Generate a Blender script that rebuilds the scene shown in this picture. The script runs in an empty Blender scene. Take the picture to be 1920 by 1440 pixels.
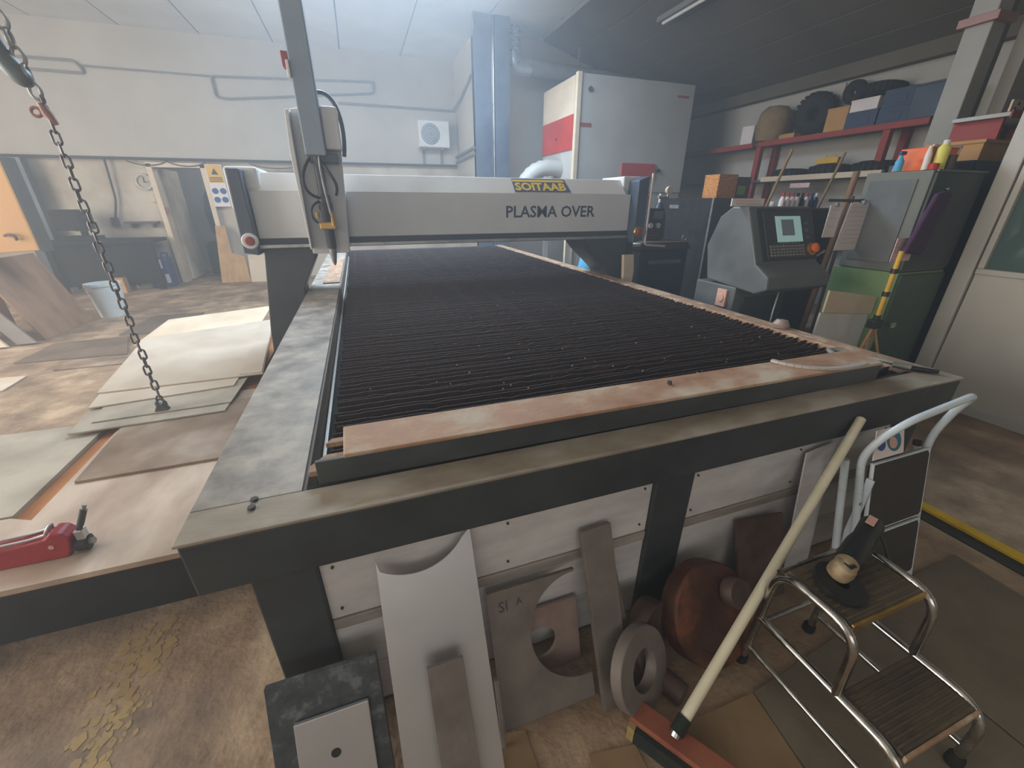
import bpy, math, random
from mathutils import Vector, Matrix
random.seed(7)
S = bpy.context.scene
COL = S.collection

# ------------------------------------------------------------------ camera
YAW, PITCH, ROLL = 0.3392, -0.4189, 0.0015
cam_d = bpy.data.cameras.new('camera'); cam = bpy.data.objects.new('camera', cam_d); COL.objects.link(cam)
cam_d.sensor_fit = 'HORIZONTAL'; cam_d.sensor_width = 36.0; cam_d.lens = 36.0 * 762.0 / 1920.0
cam_d.clip_start = 0.02; cam_d.clip_end = 100
_f = Vector((math.sin(YAW) * math.cos(PITCH), math.cos(YAW) * math.cos(PITCH), math.sin(PITCH)))
_r0 = Vector((math.cos(YAW), -math.sin(YAW), 0)); _u0 = _r0.cross(_f)
_r = _r0 * math.cos(ROLL) + _u0 * math.sin(ROLL); _u = -_r0 * math.sin(ROLL) + _u0 * math.cos(ROLL)
cam.matrix_world = Matrix(((_r.x, _u.x, -_f.x, 0), (_r.y, _u.y, -_f.y, 0), (_r.z, _u.z, -_f.z, 1.45), (0, 0, 0, 1)))
S.camera = cam

# ------------------------------------------------------------------ world, daylight, exposure
W = bpy.data.worlds.new('world'); S.world = W; W.use_nodes = True
_bg = W.node_tree.nodes['Background']; _bg.inputs[0].default_value = (0.62, 0.76, 1.0, 1); _bg.inputs[1].default_value = 1.2

# thin dusty air everywhere in the hall; also stands in for rooflight glare
_vs = W.node_tree.nodes.new('ShaderNodeVolumeScatter'); _vs.inputs['Color'].default_value = (0.86, 0.93, 1.0, 1)
_vs.inputs['Density'].default_value = 0.04; _vs.inputs['Anisotropy'].default_value = 0.35
W.node_tree.links.new(_vs.outputs[0], W.node_tree.nodes['World Output'].inputs['Volume'])

def area(name, loc, rot, sx, sy, power, col):
    d = bpy.data.lights.new(name, 'AREA'); d.shape = 'RECTANGLE'; d.size = sx; d.size_y = sy; d.energy = power; d.color = col
    o = bpy.data.objects.new(name, d); o.location = loc; o.rotation_euler = rot; COL.objects.link(o); return o
# daylight entering through the big gate in the left wall, the roof light and the window behind the camera
area('gate_daylight', (-7.4, 3.0, 2.0), (0, -math.pi / 2, 0), 3.4, 7.0, 660, (1.0, 0.94, 0.86))
area('rooflight_daylight', (0.5, 5.5, 3.93), (0, 0, 0), 3.0, 1.6, 330, (0.64, 0.81, 1.0))
area('window_daylight', (-1.5, -3.9, 2.2), (math.pi / 2, 0, 0), 5.0, 1.8, 55, (1.0, 0.95, 0.88))
S.cycles.max_bounces = 5; S.cycles.diffuse_bounces = 3; S.cycles.glossy_bounces = 3; S.cycles.transmission_bounces = 4; S.cycles.volume_bounces = 0
S.cycles.use_adaptive_sampling = True; S.cycles.adaptive_threshold = 0.04
S.cycles.caustics_reflective = False; S.cycles.caustics_refractive = False
S.view_settings.view_transform = 'Standard'; S.view_settings.look = 'None'
S.view_settings.exposure = 0.22; S.view_settings.gamma = 1.0; S.view_settings.use_curve_mapping = False

# ------------------------------------------------------------------ helpers
def lin(c):
    return tuple(((v / 255) / 12.92 if v / 255 <= 0.04045 else ((v / 255 + 0.055) / 1.055) ** 2.4) for v in c) + (1.0,)

def mat(name, c1, c2=None, c3=None, scale=4.0, rough=0.6, metal=0.0, bump=0.0, bscale=60.0, stretch=(1, 1, 1), detail=4.0,
        lo=0.35, hi=0.65, rvar=0.15, spec=0.5, dist=0.0):
    m = bpy.data.materials.new(name); m.use_nodes = True
    nt = m.node_tree; n = nt.nodes; l = nt.links; b = n['Principled BSDF']
    b.inputs['Roughness'].default_value = rough; b.inputs['Metallic'].default_value = metal
    b.inputs['Specular IOR Level'].default_value = spec
    b.inputs['Base Color'].default_value = lin(c1)
    tc = n.new('ShaderNodeTexCoord'); mp = n.new('ShaderNodeMapping'); mp.inputs['Scale'].default_value = stretch
    l.new(tc.outputs['Object'], mp.inputs['Vector'])
    if c2:
        t = n.new('ShaderNodeTexNoise'); t.inputs['Scale'].default_value = scale; t.inputs['Detail'].default_value = detail
        t.inputs['Roughness'].default_value = 0.62; t.inputs['Distortion'].default_value = dist
        l.new(mp.outputs[0], t.inputs['Vector'])
        r = n.new('ShaderNodeValToRGB'); e = r.color_ramp.elements
        e[0].position = lo; e[0].color = lin(c1); e[1].position = hi; e[1].color = lin(c2)
        if c3:
            k = e.new((lo + hi) / 2 + 0.02); k.color = lin(c3)
        l.new(t.outputs['Fac'], r.inputs[0]); l.new(r.outputs[0], b.inputs['Base Color'])
        if rvar:
            q = n.new('ShaderNodeMapRange'); q.inputs['From Min'].default_value = 0.3; q.inputs['From Max'].default_value = 0.7
            q.inputs['To Min'].default_value = max(0.02, rough - rvar); q.inputs['To Max'].default_value = min(1, rough + rvar)
            l.new(t.outputs['Fac'], q.inputs[0]); l.new(q.outputs[0], b.inputs['Roughness'])
    if bump:
        t2 = n.new('ShaderNodeTexNoise'); t2.inputs['Scale'].default_value = bscale; t2.inputs['Detail'].default_value = 2
        l.new(mp.outputs[0], t2.inputs['Vector'])
        bp = n.new('ShaderNodeBump'); bp.inputs['Strength'].default_value = bump; bp.inputs['Distance'].default_value = 0.01
        l.new(t2.outputs['Fac'], bp.inputs['Height']); l.new(bp.outputs[0], b.inputs['Normal'])
    return m

def glow(name, c, s):
    m = bpy.data.materials.new(name); m.use_nodes = True; b = m.node_tree.nodes['Principled BSDF']
    b.inputs['Base Color'].default_value = lin(c); b.inputs['Emission Color'].default_value = lin(c)
    b.inputs['Emission Strength'].default_value = s; return m

def glass(name, c, rough=0.05, alpha=0.35):
    m = bpy.data.materials.new(name); m.use_nodes = True; b = m.node_tree.nodes['Principled BSDF']
    b.inputs['Base Color'].default_value = lin(c); b.inputs['Roughness'].default_value = rough
    b.inputs['Transmission Weight'].default_value = alpha; b.inputs['IOR'].default_value = 1.2
    return m

class MB:
    def __init__(s): s.v = []; s.f = []
    def add(s, vs, fs):
        o = len(s.v); s.v += [Vector(p) for p in vs]; s.f += [tuple(i + o for i in f) for f in fs]; return s
    def box(s, x0, x1, y0, y1, z0, z1, rz=0.0):
        vs = [(x, y, z) for z in (z0, z1) for y in (y0, y1) for x in (x0, x1)]
        if rz:
            cx, cy = (x0 + x1) / 2, (y0 + y1) / 2; c, q = math.cos(rz), math.sin(rz)
            vs = [(cx + (x - cx) * c - (y - cy) * q, cy + (x - cx) * q + (y - cy) * c, z) for x, y, z in vs]
        return s.add(vs, [(0, 2, 3, 1), (4, 5, 7, 6), (0, 1, 5, 4), (2, 6, 7, 3), (0, 4, 6, 2), (1, 3, 7, 5)])
    def frame_prism(s, poly, O, U, V, t0, t1):
        O, U, V = Vector(O), Vector(U).normalized(), Vector(V).normalized(); N = U.cross(V); n = len(poly)
        vs = [O + U * a + V * b + N * t0 for a, b in poly] + [O + U * a + V * b + N * t1 for a, b in poly]
        area2 = sum(poly[i][0] * poly[(i + 1) % n][1] - poly[(i + 1) % n][0] * poly[i][1] for i in range(n))
        fs = [tuple(reversed(range(n))), tuple(range(n, 2 * n))] + [(i, (i + 1) % n, n + (i + 1) % n, n + i) for i in range(n)]
        if (area2 < 0) != (t1 < t0): fs = [tuple(reversed(f)) for f in fs]
        return s.add(vs, fs)
    def prism(s, poly, axis, a0, a1):
        if axis == 'z': return s.frame_prism(poly, (0, 0, 0), (1, 0, 0), (0, 1, 0), a0, a1)
        if axis == 'x': return s.frame_prism(poly, (0, 0, 0), (0, 1, 0), (0, 0, 1), a0, a1)
        return s.frame_prism(poly, (0, 0, 0), (1, 0, 0), (0, 0, 1), -a0, -a1)
    def tube(s, pts, r, n=10, closed=False):
        P = [Vector(p) for p in pts]; m = len(P); R = r if isinstance(r, (list, tuple)) else [r] * m
        T = []
        for i in range(m):
            if closed: t = P[(i + 1) % m] - P[i - 1]
            else: t = P[min(i + 1, m - 1)] - P[max(i - 1, 0)]
            T.append(t.normalized())
        a = Vector((0, 0, 1)) if abs(T[0].z) < 0.9 else Vector((1, 0, 0))
        u = T[0].cross(a).normalized(); vs = []; fs = []
        for i in range(m):
            u = (u - T[i] * u.dot(T[i])).normalized(); w = T[i].cross(u)
            for k in range(n):
                g = 2 * math.pi * k / n; vs.append(P[i] + (u * math.cos(g) + w * math.sin(g)) * R[i])
        for i in range(m if closed else m - 1):
            j = (i + 1) % m
            for k in range(n):
                q = (k + 1) % n; fs.append((i * n + k, i * n + q, j * n + q, j * n + k))
        if not closed: fs += [tuple(reversed(range(n))), tuple((m - 1) * n + k for k in range(n))]
        return s.add(vs, fs)
    def cyl(s, p0, p1, r, r2=None, n=20): return s.tube([p0, p1], [r, r if r2 is None else r2], n)
    def lathe(s, prof, O, A, n=32, closed=False):
        O, A = Vector(O), Vector(A).normalized()
        a = Vector((0, 0, 1)) if abs(A.z) < 0.9 else Vector((1, 0, 0))
        u = A.cross(a).normalized(); w = A.cross(u); m = len(prof); vs = []; fs = []
        for r, h in prof:
            for k in range(n):
                g = 2 * math.pi * k / n; vs.append(O + A * h + (u * math.cos(g) + w * math.sin(g)) * r)
        for i in range(m if closed else m - 1):
            j = (i + 1) % m
            for k in range(n):
                q = (k + 1) % n; fs.append((i * n + k, i * n + q, j * n + q, j * n + k))
        if not closed:
            if prof[0][0] > 1e-6: fs.append(tuple(reversed(range(n))))
            if prof[-1][0] > 1e-6: fs.append(tuple((m - 1) * n + k for k in range(n)))
        return s.add(vs, fs)

WL = {}
def O(name, mb, m, parent=None, bev=0.0, smooth=False, at=None, segs=2):
    me = bpy.data.meshes.new(name)
    xs = [p.x for p in mb.v]; ys = [p.y for p in mb.v]; zs = [p.z for p in mb.v]
    org = Vector(at) if at else Vector(((min(xs) + max(xs)) / 2, (min(ys) + max(ys)) / 2, min(zs)))
    me.from_pydata([p - org for p in mb.v], [], mb.f); me.update()
    if m: me.materials.append(m)
    o = bpy.data.objects.new(name, me); COL.objects.link(o)
    if smooth:
        for p in me.polygons: p.use_smooth = True
        me.set_sharp_from_angle(angle=math.radians(40))
    if bev:
        b = o.modifiers.new('bevel', 'BEVEL'); b.width = bev; b.segments = segs; b.limit_method = 'ANGLE'; b.angle_limit = math.radians(35)
    if parent: o.parent = parent; o.location = org - WL[parent.name]
    else: o.location = org
    WL[o.name] = org
    return o
def tag(o, label, cat, group=None):
    o['label'] = label; o['category'] = cat
    if group: o['group'] = group
    return o
def thing(name, label, cat, loc, group=None):
    o = bpy.data.objects.new(name, None); o.empty_display_size = 0.1; COL.objects.link(o); o.location = loc; WL[o.name] = Vector(loc)
    return tag(o, label, cat, group)
def one(name, mb, m, label, cat, group=None, bev=0.0, smooth=False):
    return tag(O(name, mb, m, None, bev, smooth), label, cat, group)
def struct(name, mb, m, parent=None, bev=0.0):
    o = O(name, mb, m, parent, bev)
    if not parent: o['kind'] = 'structure'
    return o
def text(name, s, size, m, parent, Orig, U, V, depth=0.001, width=None, bold=0.0):
    c = bpy.data.curves.new(name, 'FONT'); c.body = s; c.size = size; c.extrude = depth; c.offset = bold; c.resolution_u = 2
    t = bpy.data.objects.new('tmp_text', c); COL.objects.link(t); bpy.context.view_layer.update()
    me = bpy.data.meshes.new_from_object(t.evaluated_get(bpy.context.evaluated_depsgraph_get()))
    bpy.data.objects.remove(t); bpy.data.curves.remove(c)
    U = Vector(U).normalized(); V = Vector(V).normalized(); N = U.cross(V)
    x0 = min(v.co.x for v in me.vertices); x1 = max(v.co.x for v in me.vertices)
    k = (width / (x1 - x0)) if width else 1.0
    for v in me.vertices: v.co = U * ((v.co.x - x0) * k) + V * v.co.y + N * v.co.z
    me.materials.clear(); me.materials.append(m); me.name = name
    o = bpy.data.objects.new(name, me); COL.objects.link(o)
    if parent: o.parent = parent; o.location = Vector(Orig) - WL[parent.name]
    else: o.location = Orig
    WL[o.name] = Vector(Orig); return o
def bez(a, b, c, d, n=10):
    a, b, c, d = map(Vector, (a, b, c, d))
    return [a * (1 - t) ** 3 + b * 3 * t * (1 - t) ** 2 + c * 3 * t * t * (1 - t) + d * t ** 3 for t in [i / n for i in range(n + 1)]]
def arc2(cx, cy, r, a0, a1, n=16):
    return [(cx + r * math.cos(math.radians(a0 + (a1 - a0) * i / n)), cy + r * math.sin(math.radians(a0 + (a1 - a0) * i / n))) for i in range(n + 1)]
def fillet(pts, r, n=6):
    P = [Vector(p) for p in pts]; out = [P[0]]
    for i in range(1, len(P) - 1):
        a = (P[i - 1] - P[i]); b = (P[i + 1] - P[i]); k = min(r, a.length * 0.49, b.length * 0.49)
        p0 = P[i] + a.normalized() * k; p1 = P[i] + b.normalized() * k
        for j in range(n + 1):
            t = j / n; out.append(p0 * (1 - t) ** 2 + P[i] * 2 * t * (1 - t) + p1 * t * t)
    return out + [P[-1]]
def dup(o, loc, rot=None, parent=None):
    c = o.copy(); COL.objects.link(c); c.location = loc
    if rot: c.rotation_euler = rot
    if parent: c.parent = parent
    return c

# ------------------------------------------------------------------ materials
M = {}
M['floor'] = mat('concrete_floor', (112, 92, 74), (182, 157, 129), (150, 126, 101), scale=3.2, rough=0.75, bump=0.5, bscale=38, lo=0.34, hi=0.66, detail=9)
M['wall_white'] = mat('white_painted_wall', (178, 174, 166), (194, 190, 182), scale=0.8, rough=0.85, bump=0.05, bscale=20)
M['wall_beige'] = mat('dirty_beige_wall', (150, 136, 116), (206, 196, 180), scale=0.9, rough=0.85, lo=0.3, hi=0.6)
M['wall_grey'] = mat('grey_wall', (150, 148, 142), (172, 170, 164), scale=0.8, rough=0.9)
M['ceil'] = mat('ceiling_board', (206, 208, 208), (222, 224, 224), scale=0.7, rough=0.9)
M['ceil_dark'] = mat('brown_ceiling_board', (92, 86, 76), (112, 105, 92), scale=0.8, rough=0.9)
M['dark_steel'] = mat('dark_painted_steel', (46, 52, 55), (60, 66, 68), scale=5, rough=0.55, bump=0.05)
M['deck'] = mat('worn_steel_deck', (132, 126, 118), (186, 178, 166), (162, 154, 143), scale=7, rough=0.5, metal=0.1, bump=0.12, bscale=70)
M['ledge'] = mat('dusty_steel_ledge', (134, 121, 104), (180, 172, 160), (158, 147, 130), scale=5, rough=0.6, metal=0.15, bump=0.1, stretch=(0.5, 1, 1))
M['deck_face'] = mat('deck_inner_face', (112, 98, 86), (140, 126, 110), scale=6, rough=0.6)
M['slat'] = mat('scorched_slat', (58, 45, 43), (82, 64, 59), (69, 54, 51), scale=9, rough=0.75, metal=0.1, bump=0.5, bscale=120)
M['tank'] = mat('dark_tank', (34, 30, 29), (46, 40, 38), scale=6, rough=0.9)
M['railw'] = mat('pale_metal_edge', (200, 196, 188), rough=0.4, metal=0.3)
M['railtan'] = mat('rusty_dusty_rail', (150, 118, 92), (196, 172, 146), (168, 136, 110), scale=16, rough=0.75, bump=0.2)
M['panel'] = mat('off_white_panel', (196, 194, 196), (222, 220, 220), (212, 210, 211), scale=3.5, rough=0.55, stretch=(1, 1, 3))
M['panel_band'] = mat('grubby_panel_band', (140, 132, 126), (172, 164, 158), scale=8, rough=0.6, stretch=(0.4, 1, 2))
M['rust'] = mat('rusted_plate', (160, 116, 88), (196, 180, 158), (180, 144, 116), scale=5, rough=0.7, metal=0.15, bump=0.15, stretch=(0.7, 1, 1))
M['bare'] = mat('bare_dark_steel', (66, 72, 74), (92, 96, 96), scale=6, rough=0.5, metal=0.4, stretch=(0.3, 1, 1))
M['gantry'] = mat('light_grey_gantry_paint', (206, 208, 210), (218, 219, 220), scale=2, rough=0.4)
M['gantry_top'] = mat('pale_gantry_cover', (196, 188, 178), (206, 198, 188), scale=2, rough=0.45)
M['blue_dark'] = mat('blue_grey_paint', (66, 76, 92), (82, 92, 106), scale=3, rough=0.45)
M['mast'] = mat('haze_paled_mast', (128, 144, 160), (142, 157, 172), scale=3, rough=0.45)  # blue grey paint lightened to hold the haze over the mast
M['charcoal'] = mat('charcoal_paint', (58, 60, 62), (70, 72, 74), scale=3, rough=0.5)
M['black'] = mat('black_plastic', (20, 21, 22), (30, 31, 32), scale=8, rough=0.5)
M['rubber'] = mat('black_rubber', (18, 19, 19), (28, 28, 28), scale=12, rough=0.85)
M['alu'] = mat('aluminium', (176, 178, 180), (196, 198, 198), scale=6, rough=0.35, metal=0.8)
M['chrome'] = mat('scuffed_chrome', (168, 166, 160), (204, 202, 196), scale=20, rough=0.22, metal=1.0)
M['brass'] = mat('brass', (176, 136, 70), (204, 168, 98), scale=12, rough=0.4, metal=0.8)
M['red'] = mat('red_paint', (176, 40, 34), (196, 56, 46), scale=4, rough=0.5)
M['red_dull'] = mat('dull_red_shelf_paint', (140, 48, 44), (160, 62, 56), scale=4, rough=0.6)
M['white'] = mat('white_paint', (212, 212, 210), (224, 224, 222), scale=4, rough=0.45)
M['partition'] = mat('partition_white', (184, 182, 174), (194, 192, 184), scale=1.5, rough=0.5)
M['offwhite'] = mat('off_white_sheet_metal', (176, 176, 172), (188, 188, 184), scale=1.5, rough=0.5)
M['cream'] = mat('cream_plywood', (208, 188, 160), (222, 206, 182), scale=3, rough=0.6, stretch=(1, 0.4, 1))
M['sheet_bright'] = mat('bright_steel_sheet', (196, 182, 164), (210, 197, 180), scale=2, rough=0.5, metal=0.1)
M['sheet_pink'] = mat('pinkish_steel_sheet', (164, 142, 124), (206, 188, 170), (186, 166, 148), scale=3.5, rough=0.55, metal=0.1, bump=0.08, bscale=25, stretch=(1.0, 0.45, 1))
M['sheet_grey'] = mat('grey_green_steel_sheet', (150, 142, 128), (186, 178, 162), scale=2.5, rough=0.55, metal=0.1)
M['sheet_brown'] = mat('mill_scale_sheet', (120, 100, 84), (168, 152, 138), (146, 126, 108), scale=2.2, rough=0.5, metal=0.2)
M['sheet_dark'] = mat('dark_steel_sheet', (104, 90, 78), (122, 108, 94), scale=2.5, rough=0.55, metal=0.2)
M['sheet_rust'] = mat('orange_rust_sheet', (168, 104, 54), (190, 128, 76), scale=5, rough=0.75)
M['wood'] = mat('plywood', (168, 128, 84), (198, 160, 112), scale=3, rough=0.7, stretch=(4, 4, 0.6))
M['woodbrown'] = mat('brown_board', (132, 98, 74), (160, 124, 96), scale=2.5, rough=0.7, stretch=(3, 3, 0.6))
M['orange_panel'] = mat('orange_painted_panel', (176, 128, 70), (192, 146, 88), scale=1.5, rough=0.6)
M['galv'] = mat('galvanised_duct', (168, 176, 182), (190, 196, 200), scale=14, rough=0.35, metal=0.7)
M['casting'] = mat('dusty_cast_alloy', (150, 130, 98), (186, 168, 136), scale=30, rough=0.6, metal=0.3)
M['bench_dark'] = mat('very_dark_brown', (24, 20, 17), (38, 32, 27), scale=4, rough=0.9, spec=0.2)  # near-black brown for the bench and the machine on it
M['pipe'] = mat('grey_pipe', (120, 120, 122), (136, 136, 138), scale=6, rough=0.6)
M['stainless'] = mat('stainless_sheet', (180, 180, 182), (194, 194, 196), scale=2, rough=0.36, metal=0.5, rvar=0.0)
M['mill'] = mat('mill_finish_plate', (116, 108, 102), (140, 132, 126), scale=5, rough=0.6, metal=0.3, bump=0.08)
M['slate'] = mat('slate_scaled_plate', (58, 64, 68), (112, 120, 124), (72, 78, 82), scale=22, rough=0.6, metal=0.2, bump=0.2, lo=0.36, hi=0.64, detail=8)
M['pinkplate'] = mat('pinkish_offcut', (150, 128, 120), (172, 152, 144), scale=6, rough=0.6, metal=0.2)
M['rust_dark'] = mat('dark_rust', (66, 42, 32), (124, 74, 48), (88, 54, 38), scale=7, rough=0.65, metal=0.2, bump=0.12)
M['brownsteel'] = mat('brown_mill_steel', (84, 66, 58), (112, 92, 82), scale=7, rough=0.6, metal=0.3, bump=0.1)
M['card'] = mat('cardboard', (138, 112, 80), (164, 138, 102), scale=4, rough=0.85)
M['mat_grey'] = mat('worn_floor_mat', (104, 94, 78), (128, 118, 100), scale=3, rough=0.8, bump=0.1)
M['tread'] = mat('dirty_tread_rubber', (66, 58, 46), (98, 86, 66), scale=9, rough=0.75, bump=0.1)
M['yellow'] = mat('yellow_floor_paint', (214, 172, 20), (196, 156, 24), scale=8, rough=0.6)
M['console'] = mat('console_grey', (88, 92, 94), (102, 106, 108), scale=3, rough=0.5)
M['console_dark'] = mat('console_dark_grey', (54, 58, 60), (64, 68, 70), scale=3, rough=0.5)
M['screen'] = glow('lcd_screen', (150, 186, 184), 0.35)
M['screen_dark'] = glow('lcd_window', (96, 104, 108), 0.2)
M['green'] = mat('lit_green_paint', (108, 138, 92), (122, 150, 104), scale=3, rough=0.45)  # green lightened for the side lit from the left
M['cab_grey'] = mat('grey_green_cabinet', (98, 100, 94), (110, 112, 104), scale=3, rough=0.5)
M['navy'] = mat('navy_cabinet', (34, 46, 66), (42, 56, 76), scale=2, rough=0.45)
M['paper'] = mat('paper', (226, 216, 214), (234, 226, 222), scale=5, rough=0.8)
M['paper_pink'] = mat('pink_printed_paper', (222, 170, 172), (232, 212, 208), scale=30, rough=0.8, stretch=(0.2, 1, 1.5))
M['paper_grey'] = mat('faint_print', (176, 166, 168), rough=0.8)
M['ink'] = mat('dark_ink', (44, 44, 60), rough=0.7)
M['purple'] = mat('purple_cloth', (58, 34, 62), (78, 48, 82), scale=9, rough=0.9, bump=0.3, bscale=25)
M['ypole'] = mat('yellow_pole_paint', (208, 160, 40), (222, 178, 60), scale=6, rough=0.5)
M['orange'] = mat('orange_carton', (236, 104, 34), (240, 118, 46), scale=3, rough=0.6)
M['bucket'] = mat('white_plastic_bucket', (206, 216, 220), (216, 224, 226), scale=3, rough=0.5)
M['blue'] = mat('blue_plastic', (38, 58, 108), (48, 70, 122), scale=3, rough=0.45)
M['blue_box'] = mat('blue_carton', (52, 66, 92), (66, 82, 108), scale=3, rough=0.7)
M['skyblue'] = mat('light_blue_cloth', (76, 164, 206), (96, 180, 216), scale=8, rough=0.8)
M['spray'] = mat('spray_yellow', (214, 206, 96), (224, 216, 110), scale=4, rough=0.5)
M['tan'] = mat('kraft_box', (182, 136, 84), (200, 154, 100), scale=4, rough=0.8)
M['sack'] = mat('brown_sack', (128, 104, 72), (150, 124, 88), scale=6, rough=0.9, bump=0.3, bscale=20)
M['spotty'] = mat('orange_spotted_carton', (216, 150, 84), (186, 104, 48), scale=55, rough=0.7, lo=0.58, hi=0.62, detail=0)
M['lime'] = mat('lime_green_label', (142, 178, 40), rough=0.6)
M['dusty_red'] = mat('lifter_red', (150, 24, 36), (172, 38, 48), scale=5, rough=0.45)
M['gunmetal'] = mat('gunmetal_chain', (84, 82, 84), (120, 116, 116), scale=20, rough=0.45, metal=0.7)
M['hookpaint'] = mat('green_grey_hook', (78, 90, 90), (98, 108, 108), scale=10, rough=0.5, metal=0.3)
M['clamp'] = mat('reddish_clamp', (150, 104, 96), (168, 124, 114), scale=10, rough=0.5)
M['pvc'] = mat('ivory_handle', (214, 208, 180), (226, 220, 196), scale=8, rough=0.5)
M['broomwood'] = mat('reddish_broom_wood', (128, 66, 52), (152, 92, 66), scale=10, rough=0.6)
M['straw'] = mat('straw_bristle', (150, 128, 78), (178, 154, 100), scale=20, rough=0.9)
M['greenblack'] = mat('green_black_bristle', (20, 30, 28), (32, 42, 38), scale=30, rough=0.9, bump=0.5, bscale=200)
M['ladder'] = mat('pale_blue_white_enamel', (196, 208, 216), (208, 218, 224), scale=5, rough=0.35)
M['ladder_tread'] = mat('dark_brown_tread', (54, 50, 44), (64, 60, 54), scale=20, rough=0.8)
M['sticker_blue'] = mat('sticker_blue', (36, 84, 140), rough=0.6)
M['sticker_teal'] = mat('sticker_teal', (34, 116, 140), rough=0.6)
M['sticker_pink'] = mat('sticker_pink', (214, 168, 150), rough=0.6)
M['glass'] = glass('door_glass', (120, 150, 146), 0.08, 0.55)
M['brown_dark'] = mat('brown_locker_panel', (76, 66, 60), (88, 76, 68), scale=3, rough=0.6)
M['steel_mid'] = mat('mid_steel', (140, 138, 134), (160, 158, 152), scale=8, rough=0.45, metal=0.5)
M['logo_blue'] = mat('logo_blue', (58, 66, 104), rough=0.5)
M['logo_yellow'] = mat('logo_yellow', (226, 186, 44), rough=0.5)
M['signyellow'] = mat('sign_yellow', (222, 178, 70), rough=0.6)
M['ac_grille'] = mat('ac_grille_grey', (128, 136, 144), (140, 148, 156), scale=20, rough=0.6)

# ------------------------------------------------------------------ the setting
fl = struct('floor', MB().box(-7.6, 6.8, -4.1, 13.2, -0.12, 0), M['floor'])
# flakes of a worn yellow line
_rn = random.Random(3); _fk = MB()
for i in range(150):
    cy_ = _rn.uniform(0.85, 1.42); cx_ = -0.915 + _rn.gauss(0, 0.045); r0_ = _rn.uniform(0.004, 0.02); n_ = 9
    _fk.prism([(cx_ + r0_ * _rn.uniform(0.5, 1.3) * math.cos(2 * math.pi * k / n_), cy_ + 1.4 * r0_ * _rn.uniform(0.5, 1.3) * math.sin(2 * math.pi * k / n_)) for k in range(n_)], 'z', 0.0001, 0.0006 + 0.00001 * i)
_fm = struct('floor_marking', _fk, mat('worn_yellow_paint', (150, 126, 90), (172, 146, 98), scale=12, rough=0.85), fl); _fm['kind'] = 'stuff'

# back wall, with the doorway, and its proud white upper half
wb = MB().box(-7.6, -3.38, 10, 10.2, 0, 4.05).box(-2.6, 2.44, 10, 10.2, 0, 4.05).box(-3.38, -2.6, 10, 10.2, 2.03, 4.05)
wall_b = struct('wall_back', wb, M['wall_beige'])
struct('upper_wall_panel', MB().box(-7.5, 2.24, 9.93, 10.0, 2.16, 4.05), M['wall_white'], wall_b)
struct('wall_left', MB().box(-7.7, -7.5, -4.1, -0.6, 0, 4.05).box(-7.7, -7.5, 6.6, 13.2, 0, 4.05).box(-7.7, -7.5, -0.6, 6.6, 3.8, 4.05).box(-7.7, -7.5, -0.6, 6.6, 0, 0.25), M['wall_white'])
struct('wall_front', MB().box(-7.7, -4.1, -4.2, -4.0, 0, 4.05).box(1.1, 6.8, -4.2, -4.0, 0, 4.05).box(-4.1, 1.1, -4.2, -4.0, 3.15, 4.05).box(-4.1, 1.1, -4.2, -4.0, 0, 1.25), M['wall_grey'])
struct('wall_side', MB().box(2.24, 2.44, 8.3, 10.0, 0, 4.05), M['wall_white'])
struct('wall_far', MB().box(2.24, 6.85, 8.3, 8.5, 0, 4.06), M['wall_white'])
struct('wall_right', MB().box(6.65, 6.85, -4.1, 8.3, 0, 4.0), M['wall_white'])
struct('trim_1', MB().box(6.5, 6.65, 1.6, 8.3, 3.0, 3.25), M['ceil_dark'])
# ceiling: boards running away from the camera, flat on the left, falling to the right
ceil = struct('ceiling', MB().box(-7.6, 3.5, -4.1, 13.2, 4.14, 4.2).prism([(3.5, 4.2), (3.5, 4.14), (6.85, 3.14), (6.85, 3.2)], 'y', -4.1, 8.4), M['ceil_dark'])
w1 = struct('window_1', MB().box(-1.12, -1.0, 4.58, 6.42, 3.88, 4.05).box(2.0, 2.12, 4.58, 6.42, 3.88, 4.05).box(-1.0, 2.0, 4.58, 4.7, 3.88, 4.05).box(-1.0, 2.0, 6.3, 6.42, 3.88, 4.05), M['white'])
x = -7.6
while x < 3.45:
    x1 = min(x + 1.1, 3.5)
    O('ceiling_board', MB().box(x + 0.012, x1 - 0.012, -4.0, 10.0, 4.05, 4.14), M['ceil'], ceil); x = x1
nb = 6
for i in range(nb):
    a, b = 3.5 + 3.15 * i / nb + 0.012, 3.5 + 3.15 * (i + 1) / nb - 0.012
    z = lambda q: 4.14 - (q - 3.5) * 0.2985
    O('ceiling_board', MB().prism([(a, z(a)), (a, z(a) - 0.08), (b, z(b) - 0.08), (b, z(b))], 'y', -4.0, 8.3), M['ceil_dark'], ceil)
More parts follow.
